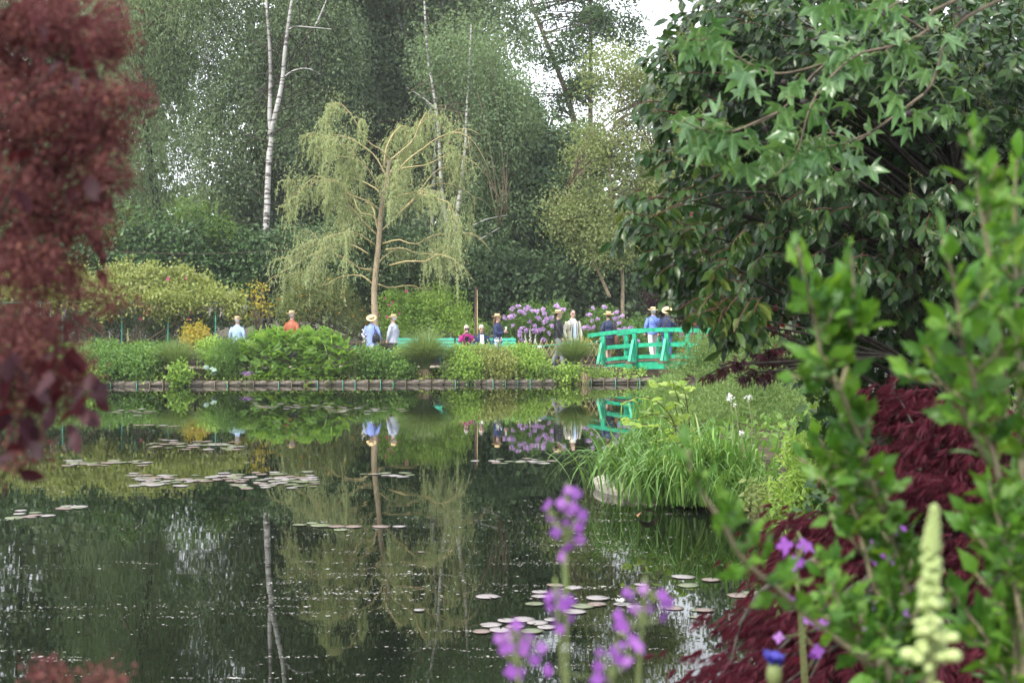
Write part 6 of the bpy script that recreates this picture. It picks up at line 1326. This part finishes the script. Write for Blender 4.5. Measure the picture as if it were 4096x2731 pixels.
# ------------------------------------------------------------------ on the water
padm = []
pm_ = [rough_mat("lily_pad_rose", [(.3, (.13, .09, .075)), (.7, (.24, .17, .15))], 14, .28, .6, bump=.25), rough_mat("lily_pad_green", [(.3, (.09, .11, .05)), (.7, (.17, .19, .10))], 14, .28, .6, bump=.25), rough_mat("lily_pad_grey", [(.3, (.20, .17, .17)), (.7, (.32, .29, .29))], 14, .3, .6, bump=.25)]
for k in range(9):
    n = 22; a = np.linspace(.12, 2 * np.pi - .12, n) + RNG.normal(0, .015, n); wv = RNG.uniform(0, 6.28)
    v = [(0.04, 0, .004)]; v += [(.6 * math.cos(q), .6 * math.sin(q), .003 + .006 * math.sin(3 * q + wv)) for q in a]; v += [((1 + RNG.normal(0, .018)) * math.cos(q), (.96 + RNG.normal(0, .018)) * math.sin(q), .010 + .014 * max(0, math.sin(2 * q + wv)) ** 2 + RNG.normal(0, .006)) for q in a]
    v += [(x * .985, y * .985, z - .014) for x, y, z in v[n + 1:]]
    t = [[0, i + 1, i + 2] for i in range(n - 1)]
    for o1, o2 in ((1, n + 1), (n + 1, 2 * n + 1)):
        for i in range(n - 1): t += [[o1 + i, o2 + i, o2 + i + 1], [o1 + i, o2 + i + 1, o1 + i + 1]]
    padm.append(Soup().add(v, t, .5, 0, True).mesh("lily_pad", pm_[k % 3]))
def pad(px, py, wpx, label, group):
    D = FPX * CAMZ / (py - HZ); p = W(px, py, D); p[2] = .004 + random.uniform(0, .004)
    if p[0] > x_right(D) - .05: return
    tag(link("lily_pad", random.choice(padm), None, p, (random.gauss(0, .012), random.gauss(0, .012), random.uniform(0, 6.28)), wpx / FPX * D / 2), label, "lily pad", group)
near = [(1951,2386,100,"largest lone lily pad left of the purple rocket flowers"),(2160,2369,70,""),(2224,2342,75,""),(2295,2350,75,""),(2160,2387,74,""),(2139,2416,80,""),(2393,2393,98,"large round lily pad just left of the white water lily"),(2256,2387,80,""),(2388,2418,80,""),(2330,2425,100,""),(2298,2447,100,""),(2028,2483,80,""),(2097,2478,90,""),(2150,2491,90,""),(1964,2500,90,""),(1927,2527,75,""),(2001,2520,90,""),(2060,2508,80,""),(2128,2525,95,""),(2187,2510,80,""),(2210,2480,70,""),(2735,2307,98,"lily pad nearest the daylilies, at the top of its group"),(2563,2338,55,""),(2754,2342,85,"lily pad just below the topmost one near the daylilies"),(2489,2417,75,"lily pad touching the white water lily"),(2696,2433,80,"lily pad hidden in part by the purple flower cluster"),(2791,2440,60,"small lily pad left of the round one below the ragged pad"),(2786,2468,55,"small lily pad left of the lowest round one before the daylily reflection"),(2540,2427,70,""),(2845,2320,82,"lily pad with a ragged rim right of the topmost one"),(2961,2381,107,"ragged double-sized lily pad close to the leaning green shoot"),(3015,2373,90,"lily pad overlapping the ragged double-sized one"),(3098,2400,80,"lily pad right of the overlapping pair, against the maple"),(2819,2441,80,"round lily pad below the ragged double-sized one"),(2807,2468,65,"small round lily pad, lowest of those before the daylily reflection"),(3053,2507,70,"lily pad half under the crimson maple's left fringe"),(3110,2536,60,"lily pad farthest right, touching the crimson maple's lowest leaves"),(3080,2556,60,"lily pad nearest the viewer beside the crimson maple"),(1685,2208,30,"tiny lone lily pad in the willow's reflection"),(1677,2442,45,"small curled lily pad alone in the dark water of the willow's reflection")]
for a, b, c_, l in near:
    g = None
    if not l:
        l, g = ("pale lily pad in the loose raft behind the purple rocket flowers", "raft behind the purple flowers") if a < 2600 else ("small pale lily pad scattered between the rocket flowers and the crimson maple", "pads before the crimson maple")
    pad(a, b, c_, l, g)
for k_, (a, b, c_) in enumerate(((1198,2100,60),(1250,2092,50),(1285,2103,90),(1348,2106,75),(1363,2119,60),(1414,2107,70),(1525,2107,75),(1597,2107,55))): pad(a, b, c_, ("first", "second and smallest", "third and largest", "fourth", "fifth, nearest the viewer,", "sixth", "seventh", "eighth and last")[k_] + " pad from the left in the row across the willow's reflection", "row across the willow reflection")
def strip(x0, x1, y0, y1, n, label, w=.18):
    for _ in range(n):
        u = random.random(); y = random.triangular(y0, y1); D = FPX * CAMZ / (y - HZ)
        pad(x0 + (x1 - x0) * u + (y - y0) * .3, y, w * random.uniform(.6, 1.15) / D * FPX, label, label)
strip(520, 990, 1888, 1955, 62, "pinkish lily pad in the big raft nearest the purple smoke bush")
strip(900, 1255, 1880, 1960, 54, "greyish lily pad in the raft reaching toward the willow's reflection")
strip(1426, 1670, 1885, 1908, 10, "lily pad in the thin strip left of the willow trunk's reflection")
strip(260, 590, 1838, 1866, 34, "lily pad in the narrow strip below the pergola post's reflection")
strip(560, 960, 1755, 1802, 44, "lily pad in the strip under the yellow shrub's reflection")
strip(1018, 1371, 1610, 1642, 38, "lily pad in the distant raft below the fern-leaved bush")
strip(1300, 1640, 1614, 1662, 30, "lily pad in the distant raft below the woman in blue")
strip(420, 620, 1630, 1667, 16, "lily pad in the small distant raft below the foxgloves")
strip(1881, 2247, 1828, 1866, 16, "lily pad in the thin strip below the seated couple's reflection")
strip(0, 196, 2040, 2092, 9, "lily pad in the pair of rows beside the smoke bush")
strip(190, 320, 2025, 2036, 5, "lily pad in the tiny strip right of the smoke bush's lowest leaves")
strip(541, 714, 1698, 1708, 8, "lily pad in the thin line below the grass tuft's reflection")
s = Soup(); D = FPX * CAMZ / (2068 - HZ); p = W(2590, 2068, D)
u = np.linspace(-1, 1, 7); v = []
for a in u:
    for b_ in u: v.append((a * .11, b_ * .07, .065 * (1 - a * a) * (1 - .3 * b_) + .012))
t = []
for i in range(6):
    for j in range(6):
        q = i * 7 + j; t += [[q, q + 1, q + 8], [q, q + 8, q + 7]]
s.add(np.array(v) + p, t, .5, 0, True); tag(s.build("dead_leaf", rough_mat("dead_leaf", [(.3, (.20, .08, .035)), (.7, (.36, .17, .08))], 20, .5, .4), origin=p), "brown curled dead leaf floating near the stone slab", "leaf")
p = W(2478, 2412, FPX * CAMZ / (2418 - HZ)); wl_ = thing("water_lily", "white water lily flower among the pale pads", "flower", p)
for i in range(14):
    a = i * 2.4; tl = .35 + .08 * (i % 5); s = Soup(); s.leaves(leaf8(.2, -.2, .1), [p], [[math.cos(a), math.sin(a), tl]], [[-math.cos(a), -math.sin(a), 1.0]], .055, np.array([.5]), 0, True); s.build("petal", M['pet_white'], wl_)
# drifting fluff, pollen, leaf bits, and ripple glints put in as pale flecks
FL = []
def flecks(n, x0, x1, y0, y1, streaks, tight=5.0, w=.6):
    cx = RNG.uniform(x0, x1, streaks); cy = y0 + (y1 - y0) * RNG.random(streaks) ** 1.0; L = RNG.uniform(50, 260, streaks); k = RNG.integers(0, streaks, n)
    px = cx[k] + RNG.normal(0, 1, n) * L[k]; py = cy[k] + RNG.normal(0, tight, n) + (px - cx[k]) * RNG.normal(0, .02, streaks)[k]
    py = np.maximum(py, 1550); D = FPX * CAMZ / (py - HZ); x = (px - 2048) / FPX * D
    ok = (x < x_right(D) - .05) & (D < y_far(x) - .15); FL.append(np.stack([x, D, np.full(n, .003)], -1)[ok])
flecks(2300, -100, 2700, 1900, 2750, 90, 2.5)
flecks(1700, 1100, 2500, 2080, 2400, 40, 3.5)
flecks(2600, 150, 2400, 1552, 1760, 70, 2)
flecks(1100, 1900, 2700, 1990, 2260, 22, 3)
flecks(120, -100, 4000, 1900, 2750, 300, 14)
P = np.vstack(FL); n = len(P); a = RNG.uniform(0, 6.28, n); s = Soup()
flecks(1100, 0, 1500, 1600, 1960, 40, 2)
P = np.vstack(FL); n = len(P); a = RNG.uniform(0, 6.28, n)
FT = tmpl([[-.5, -.3, 0], [.45, -.35, .0], [.5, .3, .02], [-.3, .45, .01], [0, 0, .06]], [[0, 1, 4], [1, 2, 4], [2, 3, 4], [3, 0, 4]])
s.leaves(FT, P, np.stack([np.cos(a), np.sin(a), 0 * a], -1), np.tile([0, 0, 1.0], (n, 1)), RNG.lognormal(-4.65, .45, n), RNG.random(n)); s.build("floating_bits_and_glints", leaf_mat("fluff_and_ripple_glint", [(.12, .115, .09), (.24, .23, .20), (.42, .41, .38)], .6, 0), kind="stuff")
# ------------------------------------------------------------------ thin summer haze in the air
m, t, o = mat("haze"); pv_ = t.nodes.new("ShaderNodeVolumePrincipled"); pv_.inputs["Color"].default_value = (.93, .96, 1.0, 1); pv_.inputs["Density"].default_value = 0.0005; pv_.inputs["Anisotropy"].default_value = .3
t.links.new(pv_.outputs[0], o.inputs["Volume"]); m.volume_intersection_method if hasattr(m, "volume_intersection_method") else None
hz_ = Soup(); a, b = np.array([-90., -30., -2.0]), np.array([90., 120., 34.]); v = [[(a, b)[i][0], (a, b)[j][1], (a, b)[k][2]] for i in (0, 1) for j in (0, 1) for k in (0, 1)]
hz_.add(v, [[0,1,3],[0,3,2],[4,6,7],[4,7,5],[0,4,5],[0,5,1],[2,3,7],[2,7,6],[0,2,6],[0,6,4],[1,5,7],[1,7,3]]); hz_.build("haze", m, kind="stuff")
